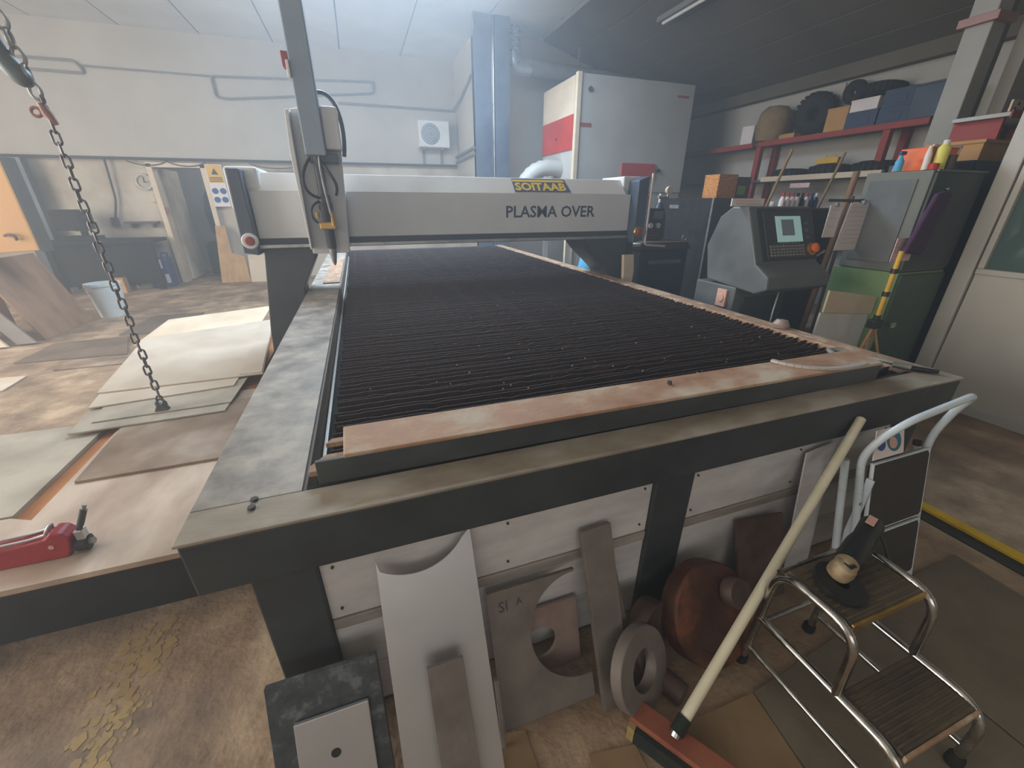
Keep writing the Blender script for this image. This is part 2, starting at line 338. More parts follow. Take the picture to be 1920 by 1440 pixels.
# the small room seen through the doorway
struct('wall_store', MB().box(-4.6, -4.5, 10.2, 13, 0, 2.6).box(-1.9, -1.8, 10.2, 13, 0, 2.6).box(-4.6, -1.8, 13, 13.1, 0, 2.6).box(-4.6, -1.8, 10.2, 13.1, 2.6, 2.7), M['wall_grey'])
d1 = struct('door_1', MB().box(-3.44, -3.36, 9.9, 10.2, 0, 2.09).box(-2.62, -2.54, 9.9, 10.2, 0, 2.09).box(-3.44, -2.54, 9.9, 10.2, 2.03, 2.11), M['cream'], None, 0.004)
O('door_leaf', MB().box(-3.36, -3.31, 10.2, 10.95, 0.02, 2.02), M['wall_beige'], d1, 0.003)
O('door_handle', MB().cyl((-3.31, 10.85, 1.0), (-3.25, 10.85, 1.0), 0.012).box(-3.262, -3.245, 10.73, 10.86, 0.99, 1.01), M['steel_mid'], d1)
one('hanging_work_coat', MB().lathe([(0.02, 0), (0.2, 0.1), (0.24, 0.5), (0.2, 0.8), (0.12, 0.95), (0.02, 1.0)], (-2.85, 11.2, 0.75), (0, 0, 1), 14), M['blue_dark'], 'dark coat hanging inside the open doorway', 'coat', None, 0, True)
one('storage_crate', MB().box(-3.2, -2.7, 11.0, 11.5, 0, 0.62).box(-3.16, -2.74, 11.04, 11.46, 0.62, 0.66), M['black'], 'dark crate on the floor inside the open doorway', 'crate', None, 0.01)

_p = bpy.data.lights.new('store_fill_light', 'POINT'); _p.energy = 22; _p.shadow_soft_size = 0.2; _po = bpy.data.objects.new('store_fill_light', _p); _po.location = (-2.4, 11.6, 2.3); COL.objects.link(_po)  # added light without a known source, brightens the doorway room
sl_ = thing('store_fill', 'added lamp brightening the small room beyond the doorway', 'lamp', (-2.4, 11.6, 2.45))
O('rose', MB().cyl((-2.4, 11.6, 2.56), (-2.4, 11.6, 2.6), 0.06), M['white'], sl_)
O('globe', MB().lathe([(0, 0), (0.06, 0.03), (0.08, 0.08), (0.05, 0.12)], (-2.4, 11.6, 2.44), (0, 0, 1), 16), glow('fill_globe', (255, 240, 220), 2.0), sl_, 0, True)  # glowing globe made up for the added light
# white partition with a glazed door on the right
pw = struct('wall_partition', MB().box(4.12, 4.2, -4.0, 0.2, 0, 2.6), M['partition'])
d2 = struct('door_2', MB().box(4.10, 4.2, 1.72, 1.82, 0, 2.35).box(4.10, 4.2, 0.2, 0.3, 0, 2.35).box(4.10, 4.2, 0.2, 1.82, 2.27, 2.37), M['partition'], None, 0.006)
O('door_panel', MB().box(4.125, 4.175, 0.3, 1.712, 0.05, 0.99), M['partition'], d2, 0.004)
O('door_kick_rail', MB().box(4.105, 4.185, 0.3, 1.712, 0.0, 0.07), M['offwhite'], d2, 0.004)
O('glazing_bead', MB().box(4.11, 4.19, 0.3, 1.712, 0.99, 1.03).box(4.11, 4.19, 1.675, 1.712, 1.03, 2.27).box(4.11, 4.19, 0.3, 0.34, 1.03, 2.27).box(4.11, 4.19, 0.34, 1.675, 2.23, 2.27), M['partition'], d2, 0.006)
O('glass_pane', MB().box(4.145, 4.155, 0.34, 1.675, 1.03, 2.23), M['glass'], d2)
struct('wall_office', MB().box(5.6, 5.65, -4.0, 1.7, 0, 2.6).box(4.2, 5.65, 1.72, 1.8, 0, 2.0), M['wall_grey'])
# yellow line and dark floor channel
struct('trim_2', MB().box(2.55, 2.605, -2.0, 2.2, 0.0, 0.022), M['yellow'], None, 0.003)
struct('trim_3', MB().box(2.47, 2.55, -2.0, 2.2, 0.0, 0.006), M['black'])

# column, ducts, pipes at the far wall
c = thing('steel_column', 'tall blue grey steel column behind the gantry beam', 'column', (2.3, 7.65, 0))
O('left_flange', MB().box(2.02, 2.3, 7.5, 7.56, 0, 4.05), M['blue_dark'], c, 0.004)
O('right_flange', MB().box(2.36, 2.6, 7.5, 7.56, 0, 4.05), M['blue_dark'], c, 0.004)
O('web', MB().box(2.24, 2.44, 7.56, 7.9, 0, 4.05), M['charcoal'], c)
for xx in (2.305, 2.33):
    O('conduit', MB().cyl((xx + 0.005, 7.53, 0), (xx + 0.005, 7.53, 4.05), 0.011, n=8), M['alu'], c)
dct = thing('ventilation_duct', 'galvanised duct dropping from the ceiling beside the column', 'duct', (2.8, 7.9, 3.5))
O('riser', MB().cyl((2.8, 7.9, 3.72), (2.8, 7.9, 4.05), 0.138, n=24), M['galv'], dct, 0, True)
for k in range(4): O('band', MB().lathe([(0.141, 0), (0.15, 0.008), (0.15, 0.022), (0.141, 0.03)], (2.8, 7.9, 3.74 + k * 0.085), (0, 0, 1), 24), M['galv'], dct, 0, True)
O('elbow', MB().tube(fillet([(2.8, 7.9, 3.74), (2.8, 7.9, 3.55), (3.1, 7.9, 3.55)], 0.18), 0.14, 24), M['galv'], dct, 0, True)
O('run', MB().cyl((3.08, 7.9, 3.55), (6.6, 7.9, 3.42), 0.13, n=20), M['pipe'], dct, 0, True)
O('hanger', MB().box(4.0, 4.03, 7.88, 7.92, 3.6, 3.98), M['pipe'], dct)
one('wall_conduit', MB().tube(fillet([(-5.6, 9.9, 3.5), (-3.95, 9.9, 3.52), (-3.87, 9.9, 3.42), (-3.87, 9.9, 3.36), (-5.6, 9.9, 3.36)], 0.05), 0.018, 8), M['pipe'], 'thin grey conduit loop on the white wall, left of the chain side', 'pipe', None, 0, True)
one('wall_conduit', MB().tube([(-3.87, 9.9, 3.46), (-2.09, 9.9, 3.46)], 0.013, 8), M['pipe'], 'straight thin conduit high on the wall joining the two loops', 'pipe')
one('wall_conduit', MB().tube(fillet([(0.62, 9.9, 3.58), (-2.08, 9.9, 3.46), (-2.08, 9.9, 3.16), (-1.9, 9.9, 3.14), (0.62, 9.9, 3.4), (0.62, 9.9, 3.58)], 0.06), 0.018, 8), M['pipe'], 'long rectangular conduit loop on the wall behind the torch mast', 'pipe', None, 0, True)
one('wall_conduit', MB().tube([(-0.05, 9.9, 3.2), (2.16, 9.9, 3.2), (2.2, 9.3, 3.3), (2.2, 8.4, 3.5)], 0.02, 8), M['pipe'], 'conduit running right and turning the corner above the air conditioner', 'pipe')
ct = thing('cable_tray', 'dark cable run along the step of the back wall', 'cable', (-2.5, 9.9, 2.14))
O('run', MB().tube([(-7.4, 9.9, 2.14), (2.2, 9.9, 2.19)], 0.022, 8), M['charcoal'], ct)
for a, b in ((-3.7, -3.1), (-3.1, -2.5), (-1.8, -0.9)):
    O('sagging_cable', MB().tube(bez((a, 9.89, 2.13), (a + .15, 9.89, 2.03), (b - .15, 9.89, 2.03), (b, 9.89, 2.13)), 0.01, 6), M['charcoal'], ct, 0, True)
O('drop_cable', MB().tube(fillet([(-4.0, 9.9, 2.14), (-4.05, 9.93, 1.5), (-4.15, 9.93, 1.2)], 0.1), 0.018, 8), M['charcoal'], ct, 0, True)
ac = thing('air_conditioner', 'white air conditioner unit bracketed on the far wall', 'air conditioner', (1.7, 9.75, 2.2))
O('casing', MB().box(1.4, 2.02, 9.62, 9.93, 2.5, 2.97), M['white'], ac, 0.015)
O('fan_grille', MB().lathe([(0.0, 0.012), (0.17, 0.012), (0.19, 0)], (1.63, 9.62, 2.73), (0, -1, 0), 28), M['ac_grille'], ac, 0, True)
for k in range(3): O('grille_ring', MB().tube([(1.63 + r_ * math.cos(a), 9.605, 2.73 + r_ * math.sin(a)) for r_ in (0.06 + k * 0.05,) for a in [2 * math.pi * i / 24 for i in range(24)]], 0.004, 6, True), M['white'], ac)
for xx in (1.48, 1.86): O('bracket', MB().box(xx, xx + 0.03, 9.66, 9.93, 2.46, 2.5).box(xx, xx + 0.03, 9.89, 9.93, 2.2, 2.46), M['pipe'], ac)
for zz, nm in ((2.36, 'upper'), (2.26, 'lower')):
    one('side_wall_pipe', MB().tube([(2.21, 9.95, zz), (2.21, 8.4, zz + 0.03)], 0.03, 8), M['pipe'], nm + ' of two pipes low on the side wall right of the air conditioner', 'pipe')

# big white filter cabinet
fc = thing('filter_cabinet', 'big white filter cabinet with red side band behind the gantry', 'cabinet', (4.37, 7.1, 0))
O('body', MB().box(3.32, 5.43, 6.5, 7.75, 1.62, 3.19), M['offwhite'], fc, 0.01)
O('front_skirt', MB().box(3.36, 5.43, 6.52, 6.6, 0.2, 1.62), M['offwhite'], fc, 0.006)
O('corner_post', MB().box(3.30, 3.37, 6.48, 6.56, 0.0, 3.2), M['cream'], fc, 0.004)
for yy in (7.6,): O('leg', MB().box(3.34, 3.42, yy, yy + 0.08, 0, 1.62), M['offwhite'], fc)
O('leg', MB().box(5.35, 5.43, 7.6, 7.68, 0, 1.62), M['offwhite'], fc)
O('upper_side_panel', MB().box(3.305, 3.32, 6.58, 7.74, 2.69, 3.17), M['cream'], fc, 0.002)  # white side given a cream tone for the warm light on it
O('red_side_panel', MB().box(3.30, 3.32, 6.58, 7.74, 2.22, 2.69), M['red'], fc, 0.002)
O('panel_latch', MB().cyl((3.30, 7.15, 2.42), (3.285, 7.15, 2.42), 0.02, n=12), M['charcoal'], fc)
O('red_plate', MB().box(4.18, 4.82, 6.47, 6.5, 1.82, 2.05), M['red'], fc, 0.004)
O('plate_knob', MB().cyl((4.9, 6.5, 1.95), (4.9, 6.46, 1.95), 0.03, n=12), M['black'], fc)
O('badge', MB().box(3.36, 3.57, 6.492, 6.5, 2.52, 2.57), M['red_dull'], fc)
O('maker_plate', MB().box(5.1, 5.32, 6.492, 6.5, 3.0, 3.03), M['red_dull'], fc)
O('lifting_eye', MB().cyl((3.52, 6.5, 3.0), (3.52, 6.48, 3.0), 0.035, n=12), M['charcoal'], fc)
O('seam', MB().box(4.95, 5.42, 6.494, 6.5, 1.52, 1.535), M['pipe'], fc)
hs = thing('suction_hose', 'pale flexible suction hose curving under the filter cabinet', 'hose', (2.9, 6.9, 1.5))
hp = bez((2.62, 7.2, 1.35), (2.7, 7.1, 2.0), (3.0, 7.0, 2.05), (3.5, 7.0, 1.95), 22)
O('corrugated_tube', MB().tube(hp, [0.12 + (0.012 if i % 2 else 0) for i in range(23)], 16), M['offwhite'], hs, 0, True)
tl = thing('tube_lamp', 'unlit tube lamp fixed to the sloping ceiling', 'lamp', (4.45, 6, 3.7))
O('tube', MB().cyl((4.3, 6.0, 3.70), (4.3, 4.6, 3.70), 0.02, n=12), M['white'], tl, 0, True)
O('housing', MB().box(4.26, 4.34, 4.5, 6.1, 3.73, 3.79), M['pipe'], tl, 0.005)

# ------------------------------------------------------------------ plasma cutting table
T = thing('plasma_cutting_table', 'long dark steel plasma cutting table with white front panels', 'cutting table', (0.9, 3.9, 0))
O('front_beam', MB().box(-0.45, 2.25, 0.83, 0.95, 0.645, 0.792), M['dark_steel'], T, 0.006)
O('front_ledge', MB().box(-0.455, 2.255, 0.826, 0.935, 0.792, 0.80), M['ledge'], T, 0.002)
O('side_deck', MB().box(-0.455, -0.22, 0.937, 6.95, 0.79, 0.80), M['deck'], T, 0.002)
O('deck_inner_face', MB().box(-0.225, -0.213, 0.95, 6.9, 0.62, 0.789), M['deck_face'], T)
O('side_beam', MB().box(-0.45, -0.36, 0.95, 6.95, 0.6, 0.789), M['dark_steel'], T, 0.004)
O('edge_strip', MB().box(-0.206, -0.196, 1.02, 6.9, 0.70, 0.712), M['railw'], T)
O('slat_rail', MB().box(-0.205, -0.165, 1.0, 6.9, 0.60, 0.69), M['tank'], T)
O('right_rail', MB().box(2.145, 2.255, 0.937, 6.95, 0.77, 0.80), M['railtan'], T, 0.003)
O('side_beam', MB().box(2.16, 2.25, 0.95, 6.95, 0.6, 0.769), M['dark_steel'], T, 0.004)
O('rear_beam', MB().box(-0.45, 2.25, 6.85, 6.95, 0.62, 0.789), M['dark_steel'], T, 0.004)
O('tank_floor', MB().box(-0.21, 2.16, 0.95, 6.85, 0.44, 0.46), M['tank'], T)
O('tank_wall', MB().box(-0.21, 2.16, 0.951, 0.965, 0.46, 0.789), M['tank'], T)
for yb in (0.85, 3.8, 6.75):
    for (xa, xb) in ((-0.355, -0.211), (0.797, 0.951), (1.98, 2.13)):
        O('leg', MB().box(xa, xb, yb, yb + 0.1, 0, 0.644), M['dark_steel'], T, 0.005)
for (xa, xb) in ((-0.21, 0.796), (0.952, 1.979)):
    O('panel_board', MB().box(xa, xb, 0.868, 0.876, 0.415, 0.644), M['panel'], T, 0.001)
    O('panel_band', MB().box(xa, xb, 0.862, 0.876, 0.375, 0.412), M['panel_band'], T, 0.004)
    O('panel_board', MB().box(xa, xb, 0.868, 0.876, 0.19, 0.373), M['panel'], T, 0.001)
    O('panel_board', MB().box(xa, xb, 0.868, 0.876, 0.012, 0.187), M['panel'], T, 0.001)
    for xx in (xa + 0.03, xb - 0.03, (xa + xb) / 2):
        for zz in (0.60, 0.45):
            O('screw', MB().cyl((xx, 0.868, zz), (xx, 0.863, zz), 0.004, n=8), M['charcoal'], T)
# side skin under the left deck
O('side_panel', MB().box(-0.37, -0.362, 0.96, 6.8, 0.02, 0.6), M['charcoal'], T)
O('side_panel', MB().box(2.14, 2.148, 0.96, 6.8, 0.02, 0.6), M['charcoal'], T)
O('rear_panel', MB().box(-0.36, 2.14, 6.8, 6.81, 0.02, 0.62), M['charcoal'], T)
for yy in (0.934, 0.903):
    O('bolt', MB().cyl((-0.322, yy, 0.80), (-0.322, yy, 0.807), 0.009, n=6), M['charcoal'], T, 0.001)
O('lit_deck_plate', MB().box(-0.36, -0.225, 3.95, 5.6, 0.8005, 0.812), M['railtan'], T, 0.002)  # added pale plate standing in for the lit stretch of deck
# slats with burnt, nibbled top edges; five shapes shared by all
def slat_mesh(i):
    rnd = random.Random(50 + i); n = 70; mb = MB(); x0, x1 = -0.16, 2.14; h = 0.0; tops = []
    for k in range(n + 1):
        h = h * 0.72 + rnd.uniform(-0.0012, 0.0012)
        t = 0.118 + h - (rnd.random() < 0.05) * rnd.uniform(0.002, 0.006) + (rnd.random() < 0.05) * 0.005
        tops.append(t)
    tops[0] = tops[1] = 0.118; tops[-1] = tops[-2] = 0.128
    vs = []; bow = rnd.uniform(-0.004, 0.004)
    for k in range(n + 1):
        xx = x0 + (x1 - x0) * k / n; w = bow * math.sin(math.pi * k / n) + 0.0008 * math.sin(k * 0.5 + i)
        tl = 0.0015 * math.sin(k * 0.21 + i * 2)
        vs += [(xx, w - 0.002, 0), (xx, w + tl - 0.002, tops[k]), (xx, w + tl + 0.002, tops[k]), (xx, w + 0.002, 0)]
    fs = []
    for k in range(n):
        a = 4 * k; b = a + 4
        fs += [(a, b, b + 1, a + 1), (a + 1, b + 1, b + 2, a + 2), (a + 2, b + 2, b + 3, a + 3)]
    fs += [(0, 1, 2, 3), (4 * n + 3, 4 * n + 2, 4 * n + 1, 4 * n)]
    return mb.add(vs, fs)
protos = []
y = 1.03; k = 0
while y < 6.82:
    if k < 6:
        o = O('slat', slat_mesh(k), M['slat'], T, at=(0, 0, 0)); protos.append(o)
    else:
        o = protos[random.randrange(6)].copy(); COL.objects.link(o)
    o.location = Vector((0.0 + random.uniform(-0.008, 0.008), y, 0.664 + random.uniform(-0.003, 0.004))) - WL[T.name]
    o.rotation_euler = (random.uniform(-0.04, 0.04), 0, random.uniform(-0.0015, 0.0015))
    y += 0.036 + random.uniform(-0.0025, 0.0025); k += 1
# bits of slag lying on the slats
sl = MB()
for i in range(80):
    px_, py_ = random.uniform(-0.05, 2.05), random.uniform(1.2, 4.2) if i < 55 else random.uniform(1.2, 1.9)
    r_ = random.uniform(0.0025, 0.0055)
    sl.lathe([(0, -r_ * 0.3), (r_, 0), (r_ * 0.6, r_ * 0.7), (0, r_)], (px_, py_, 0.785), (random.uniform(-.4, .4), random.uniform(-.4, .4), 1), 5)
so = O('slag_crumbs', sl, M['mill'], T); so['kind'] = 'stuff'

# rusty channel lying along the front edge, and loose offcuts on the table
ch = thing('steel_channel', 'long rusty steel channel lying along the front of the cutting table', 'steel channel', (0.9, 1.0, 0.80))
pl = [(-0.112, 0.94), (1.875, 0.925), (1.96, 1.075), (-0.116, 1.09)]
O('top_flange', MB().prism(pl, 'z', 0.868, 0.879), M['rust'], ch, 0.003)
O('web', MB().prism([(-0.18, 0.944), (1.88, 0.929), (1.885, 0.941), (-0.18, 0.956)], 'z', 0.801, 0.868), M['bare'], ch, 0.002)
O('rear_web', MB().prism([(-0.11, 1.075), (1.94, 1.06), (1.945, 1.072), (-0.11, 1.087)], 'z', 0.801, 0.868), M['bare'], ch, 0.002)
O('lower_flange', MB().prism([(-0.2, 0.957), (-0.112, 0.957), (-0.112, 1.03), (-0.165, 1.03), (-0.2, 0.985)], 'z', 0.82, 0.835), M['railtan'], ch, 0.002)
O('end_gusset', MB().prism([(-0.165, 1.06), (-0.112, 1.06), (-0.112, 1.085), (-0.15, 1.085)], 'z', 0.835, 0.85), M['railtan'], ch, 0.002)
O('bolt_stub', MB().cyl((0.94, 1.03, 0.879), (0.94, 1.03, 0.89), 0.008, n=8), M['charcoal'], ch)
so_ = bez((1.47, 1.08, 0.885), (1.5, 0.95, 0.885), (1.62, 0.91, 0.885), (1.79, 0.935, 0.885), 14)
st_ = MB()
for i in range(14):
    a, b = so_[i], so_[i + 1]; d = (b - a).normalized(); nrm = Vector((-d.y, d.x, 0)) * 0.009
    st_.prism([tuple((a - nrm)[:2]), tuple((b - nrm)[:2]), tuple((b + nrm)[:2]), tuple((a + nrm)[:2])], 'z', 0.8795, 0.888)
one('curved_steel_strip', st_, M['railw'], 'thin curved steel strip lying on the rusty channel', 'offcut')
one('bent_flat_bar', MB().tube(fillet([(1.985, 1.16, 0.812), (2.03, 1.235, 0.815), (2.075, 1.2, 0.815), (2.13, 0.985, 0.815), (2.185, 0.90, 0.812)], 0.04), 0.011, 8), M['steel_mid'], 'bent grey bar resting on the right corner of the cutting table', 'bar', None, 0, True)
tq = thing('air_tool', 'short dark hand tool lying on the right table corner', 'tool', (2.13, 0.96, 0.8))
O('body', MB().cyl((2.10, 1.0, 0.814), (2.13, 0.95, 0.814), 0.013, n=12), M['steel_mid'], tq, 0, True)
O('handle', MB().cyl((2.13, 0.95, 0.812), (2.19, 0.885, 0.812), 0.011, 0.008, 12), M['black'], tq, 0, True)
one('rag_bundle', MB().lathe([(0.0, 0.05), (0.03, 0.045), (0.045, 0.02), (0.04, 0)], (2.2, 1.62, 0.80), (0.1, 0, 1), 9), M['pinkplate'], 'small pinkish lump of scrap on the right rail of the table', 'scrap', None, 0, True)

# ------------------------------------------------------------------ gantry
G = thing('cutting_gantry', 'grey cutting gantry spanning the table, lettered on its front', 'gantry', (0.9, 3.75, 0.25))
O('front_panel', MB().box(-0.70, 2.455, 3.6, 3.63, 1.207, 1.524), M['gantry'], G, 0.004)
O('top_cover', MB().prism([(3.6, 1.524), (3.72, 1.65), (3.98, 1.65), (4.0, 1.5), (3.63, 1.5)], 'x', -0.69, 2.40), M['gantry_top'], G, 0.004)
O('beam_core', MB().box(-0.70, 2.45, 3.63, 3.99, 1.15, 1.51), M['charcoal'], G)
O('guide_slot', MB().box(-0.70, 2.44, 3.606, 3.63, 1.166, 1.207), M['console_dark'], G)
O('lower_rail', MB().box(-0.72, 2.455, 3.585, 3.63, 1.138, 1.165), M['alu'], G, 0.005)
O('end_plate', MB().prism([(-0.80, 1.12), (-0.705, 1.10), (-0.705, 1.66), (-0.79, 1.66)], 'y', 3.5, 4.05), M['blue_dark'], G, 0.008)
O('end_hood', MB().box(-0.83, -0.62, 3.62, 4.06, 1.40, 1.68), M['gantry'], G, 0.02)
O('end_plate', MB().prism([(2.46, 1.10), (2.575, 1.12), (2.575, 1.68), (2.46, 1.64)], 'y', 3.5, 4.05), M['blue_dark'], G, 0.008)
O('end_hood', MB().box(2.40, 2.60, 3.66, 4.06, 1.45, 1.68), M['gantry'], G, 0.01)
O('edge_tube', MB().tube(fillet([(2.60, 3.5, 1.70), (2.60, 3.5, 1.08), (2.84, 3.5, 1.06)], 0.03), 0.011, 8), M['railw'], G, 0, True)
for xx, nm in ((-0.742, 'left'), (2.515, 'right')):
    e = O('stop_disc', MB().lathe([(0, 0.012), (0.048, 0.012), (0.055, 0)], (xx, 3.5, 1.2), (0, -1, 0), 24), M['white'] if nm == 'left' else M['brass'], G, 0, True)
    O('stop_button', MB().lathe([(0, 0.03), (0.025, 0.028), (0.032, 0.012)], (xx, 3.5, 1.2), (0, -1, 0), 20), M['red_dull'], e, 0, True)
O('leg', MB().prism([(-0.69, 1.137), (-0.345, 1.137), (-0.36, 1.04), (-0.475, 0.82), (-0.475, 0.25), (-0.80, 0.25), (-0.78, 0.5)], 'y', 3.62, 3.95), M['charcoal'], G, 0.006)
O('leg', MB().prism([(2.55, 1.137), (1.94, 1.137), (2.02, 1.04), (2.275, 0.82), (2.275, 0.25), (2.62, 0.25), (2.6, 0.5)], 'y', 3.62, 3.95), M['charcoal'], G, 0.006)
O('gusset', MB().prism([(2.45, 1.137), (2.0, 1.137), (2.08, 1.02), (2.2, 0.92), (2.28, 0.75), (2.45, 0.7)], 'y', 3.58, 3.62), M['console_dark'], G, 0.004)
O('foot_skid', MB().box(-0.78, -0.48, 3.5, 4.1, 0.0, 0.25), M['charcoal'], G, 0.006)
O('foot_skid', MB().box(2.28, 2.6, 3.5, 4.1, 0.0, 0.25), M['charcoal'], G, 0.006)
text('lettering', 'PLASMA OVER', 0.13, M['ink'], G, (1.215, 3.5995, 1.337), (1, 0, 0), (0, 0, 1), 0.0008, 0.865, 0.002)
sv = Vector((0, 0.12, 0.126)).normalized(); sn = Vector((0, -0.126, 0.12)).normalized()
p0 = Vector((1.30, 3.612, 1.5366)) + sn * 0.001
lg = O('logo_plate', MB().frame_prism([(0, 0), (0.53, 0), (0.5, 0.145), (-0.002, 0.145)], p0, (1, 0, 0), sv, 0, 0.003), M['logo_blue'], G)
O('logo_stripe', MB().frame_prism([(0.0, 0.108), (0.49, 0.108), (0.485, 0.132), (0.0, 0.132)], p0 + sn * 0.0035, (1, 0, 0), sv, 0, 0.001), M['logo_yellow'], lg)
text('logo_letters', 'SOITAAB', 0.115, M['logo_yellow'], lg, p0 + sn * 0.0045 + sv * 0.016 + Vector((0.012, 0, 0)), (1, 0, 0), sv, 0.0006, 0.48, 0.004)
# torch carriage, mast, torch
O('carriage_plate', MB().prism([(-0.35, 1.10), (-0.088, 1.10), (-0.03, 2.02), (-0.10, 2.05), (-0.33, 2.02)], 'y', 3.5, 3.585), M['gantry'], G, 0.006)
O('carriage_side', MB().prism([(-0.365, 1.75), (-0.35, 1.14), (-0.34, 1.14), (-0.33, 2.0), (-0.35, 2.0)], 'y', 3.4, 3.585), M['gantry'], G, 0.004)
ms = O('mast', MB().box(-0.27, -0.14, 3.36, 3.5, 1.74, 2.95), M['mast'], G, 0.008)
O('mast_cover', MB().box(-0.14, -0.035, 3.4, 3.5, 1.78, 2.03), M['gantry'], ms, 0.01)
O('mast_label', MB().box(-0.288, -0.27, 3.35, 3.46, 2.16, 2.25), M['white'], ms, 0.004)
O('mast_cap', MB().box(-0.31, -0.272, 3.38, 3.46, 2.22, 2.30), M['red_dull'], ms, 0.004)
O('slide_block', MB().box(-0.255, -0.07, 3.4, 3.5, 1.70, 1.76), M['blue_dark'], G, 0.006)
tq = O('torch_body', MB().lathe([(0.02, 0.0), (0.032, 0.02), (0.034, 0.3), (0.042, 0.31), (0.042, 0.36), (0.03, 0.38), (0.03, 0.62)], (-0.205, 3.42, 1.13), (0, 0, 1), 18), M['charcoal'], G, 0, True)
O('torch_collar', MB().box(-0.26, -0.15, 3.36, 3.48, 1.275, 1.325), M['brass'], tq, 0.008)
O('torch_nozzle', MB().lathe([(0.004, 0), (0.014, 0.02), (0.026, 0.09), (0.028, 0.12)], (-0.205, 3.42, 1.02), (0, 0, 1), 16), M['steel_mid'], tq, 0, True)
O('torch_clamp', MB().box(-0.25, -0.16, 3.44, 3.5, 1.40, 1.45), M['charcoal'], G, 0.004)
O('gas_fitting', MB().cyl((-0.26, 3.36, 1.35), (-0.26, 3.36, 1.39), 0.014, n=10), M['brass'], G)
O('gas_fitting', MB().cyl((-0.165, 3.36, 1.30), (-0.165, 3.36, 1.38), 0.014, n=10), M['brass'], G)
O('torch_hose', MB().tube(bez((-0.24, 3.42, 1.74), (-0.34, 3.3, 1.62), (-0.33, 3.32, 1.50), (-0.23, 3.39, 1.48)), 0.010, 8), M['black'], G, 0, True)
O('torch_hose', MB().tube(bez((-0.20, 3.42, 1.74), (-0.14, 3.32, 1.62), (-0.08, 3.36, 1.58), (-0.12, 3.42, 1.50)), 0.010, 8), M['black'], G, 0, True)
O('torch_hose', MB().tube(bez((-0.235, 3.40, 1.46), (-0.30, 3.34, 1.44), (-0.32, 3.34, 1.36), (-0.265, 3.36, 1.32)), 0.008, 8), M['black'], G, 0, True)
O('torch_hose', MB().tube(bez((-0.19, 3.39, 1.75), (-0.20, 3.36, 1.65), (-0.19, 3.36, 1.55), (-0.175, 3.37, 1.38)), 0.008, 8), M['alu'], G, 0, True)
O('supply_cable', MB().tube(bez((-0.2, 3.5, 2.1), (-0.05, 3.55, 2.2), (0.02, 3.55, 2.0), (-0.03, 3.52, 1.75), 14), 0.014, 8), M['blue_dark'], G, 0, True)

# ------------------------------------------------------------------ sheet stock on the left
bs = thing('sheet_platform', 'low dark skid platform holding the steel sheets beside the cutting table', 'platform', (-1.9, 3.3, 0))
O('shade_board', MB().box(-2.9, -0.58, 1.50, 1.62, 0, 0.245), M['black'], bs, 0.006)  # black board standing in for the shade under the sheets
for yy, xa in ((2.3, -2.9), (3.2, -1.6), (4.0, -1.6)): O('bearer', MB().box(xa, -0.84, yy, yy + 0.12, 0, 0.245), M['black'], bs, 0.006)
def sheet(name, poly, z0, z1, m, label, bev=0.001): return one(name, MB().prism(poly, 'z', z0, z1), m, label, 'steel sheet', None, bev)
sheet('steel_sheet', [(-1.47, 1.46), (-0.56, 1.46), (-0.56, 3.2), (-0.84, 3.3), (-0.84, 4.3), (-1.62, 4.3), (-1.62, 2.75), (-1.49, 2.74)], 0.246, 0.272, M['sheet_rust'], 'rust orange bottom sheet showing as a strip between two paler sheets')
sheet('steel_sheet', [(-2.9, 1.43), (-0.55, 1.43), (-0.55, 2.95), (-1.43, 2.95), (-1.385, 1.82), (-1.47, 1.86), (-2.9, 1.86)], 0.273, 0.295, M['sheet_pink'], 'pinkish grey steel sheet nearest the camera under the red lifting magnet')
sheet('steel_sheet', [(-2.9, 1.88), (-1.475, 1.88), (-1.50, 2.72), (-2.9, 2.72)], 0.246, 0.292, M['sheet_grey'], 'pale grey green steel sheet at the left edge beyond the rust strip')
sheet('steel_sheet', [(-1.355, 2.05), (-0.62, 2.06), (-0.62, 2.78), (-1.41, 2.76)], 0.296, 0.308, M['sheet_brown'], 'brown mottled steel plate lying in front of the bright sheet stack')
sheet('steel_sheet', [(-1.62, 2.56), (-0.90, 2.60), (-0.88, 3.5), (-1.75, 3.5)], 0.309, 0.318, M['sheet_grey'], 'lowest dusty sheet poking out of the front of the bright stack')
sheet('steel_sheet', [(-1.56, 2.66), (-0.89, 2.70), (-0.87, 3.5), (-1.7, 3.5)], 0.319, 0.326, M['sheet_grey'], 'second dusty sheet from the bottom of the bright stack')
sheet('steel_sheet', [(-1.66, 2.86), (-0.93, 2.96), (-0.93, 4.1), (-1.9, 4.1)], 0.327, 0.335, M['sheet_bright'], 'cream sheet just below the top of the bright stack')
sheet('steel_sheet', [(-1.95, 4.2), (-1.05, 4.2), (-1.10, 5.45), (-2.0, 5.1)], 0.327, 0.335, M['cream'], 'tan sheet poking out from the back of the bright stack')
sheet('steel_sheet', [(-1.71, 3.08), (-0.78, 3.10), (-0.96, 4.72), (-1.93, 4.36)], 0.336, 0.345, M['sheet_bright'], 'large cream steel sheet on top of the bright stack')
sheet('steel_sheet', [(-0.93, 3.12), (-0.79, 3.12), (-0.96, 4.70), (-1.06, 4.66)], 0.3455, 0.350, M['sheet_bright'], 'narrow cream strip lying on the right edge of the top sheet')
sheet('steel_sheet', [(-3.37, 5.13), (-2.45, 5.1), (-2.74, 5.85), (-3.38, 5.79)], 0.002, 0.012, M['sheet_dark'], 'dark sheet on the floor near the white bucket')
sheet('steel_sheet', [(-2.89, 4.77), (-2.3, 4.78), (-2.46, 5.05), (-2.87, 5.05)], 0.002, 0.012, M['sheet_brown'], 'small brown sheet on the floor left of the bright stack')
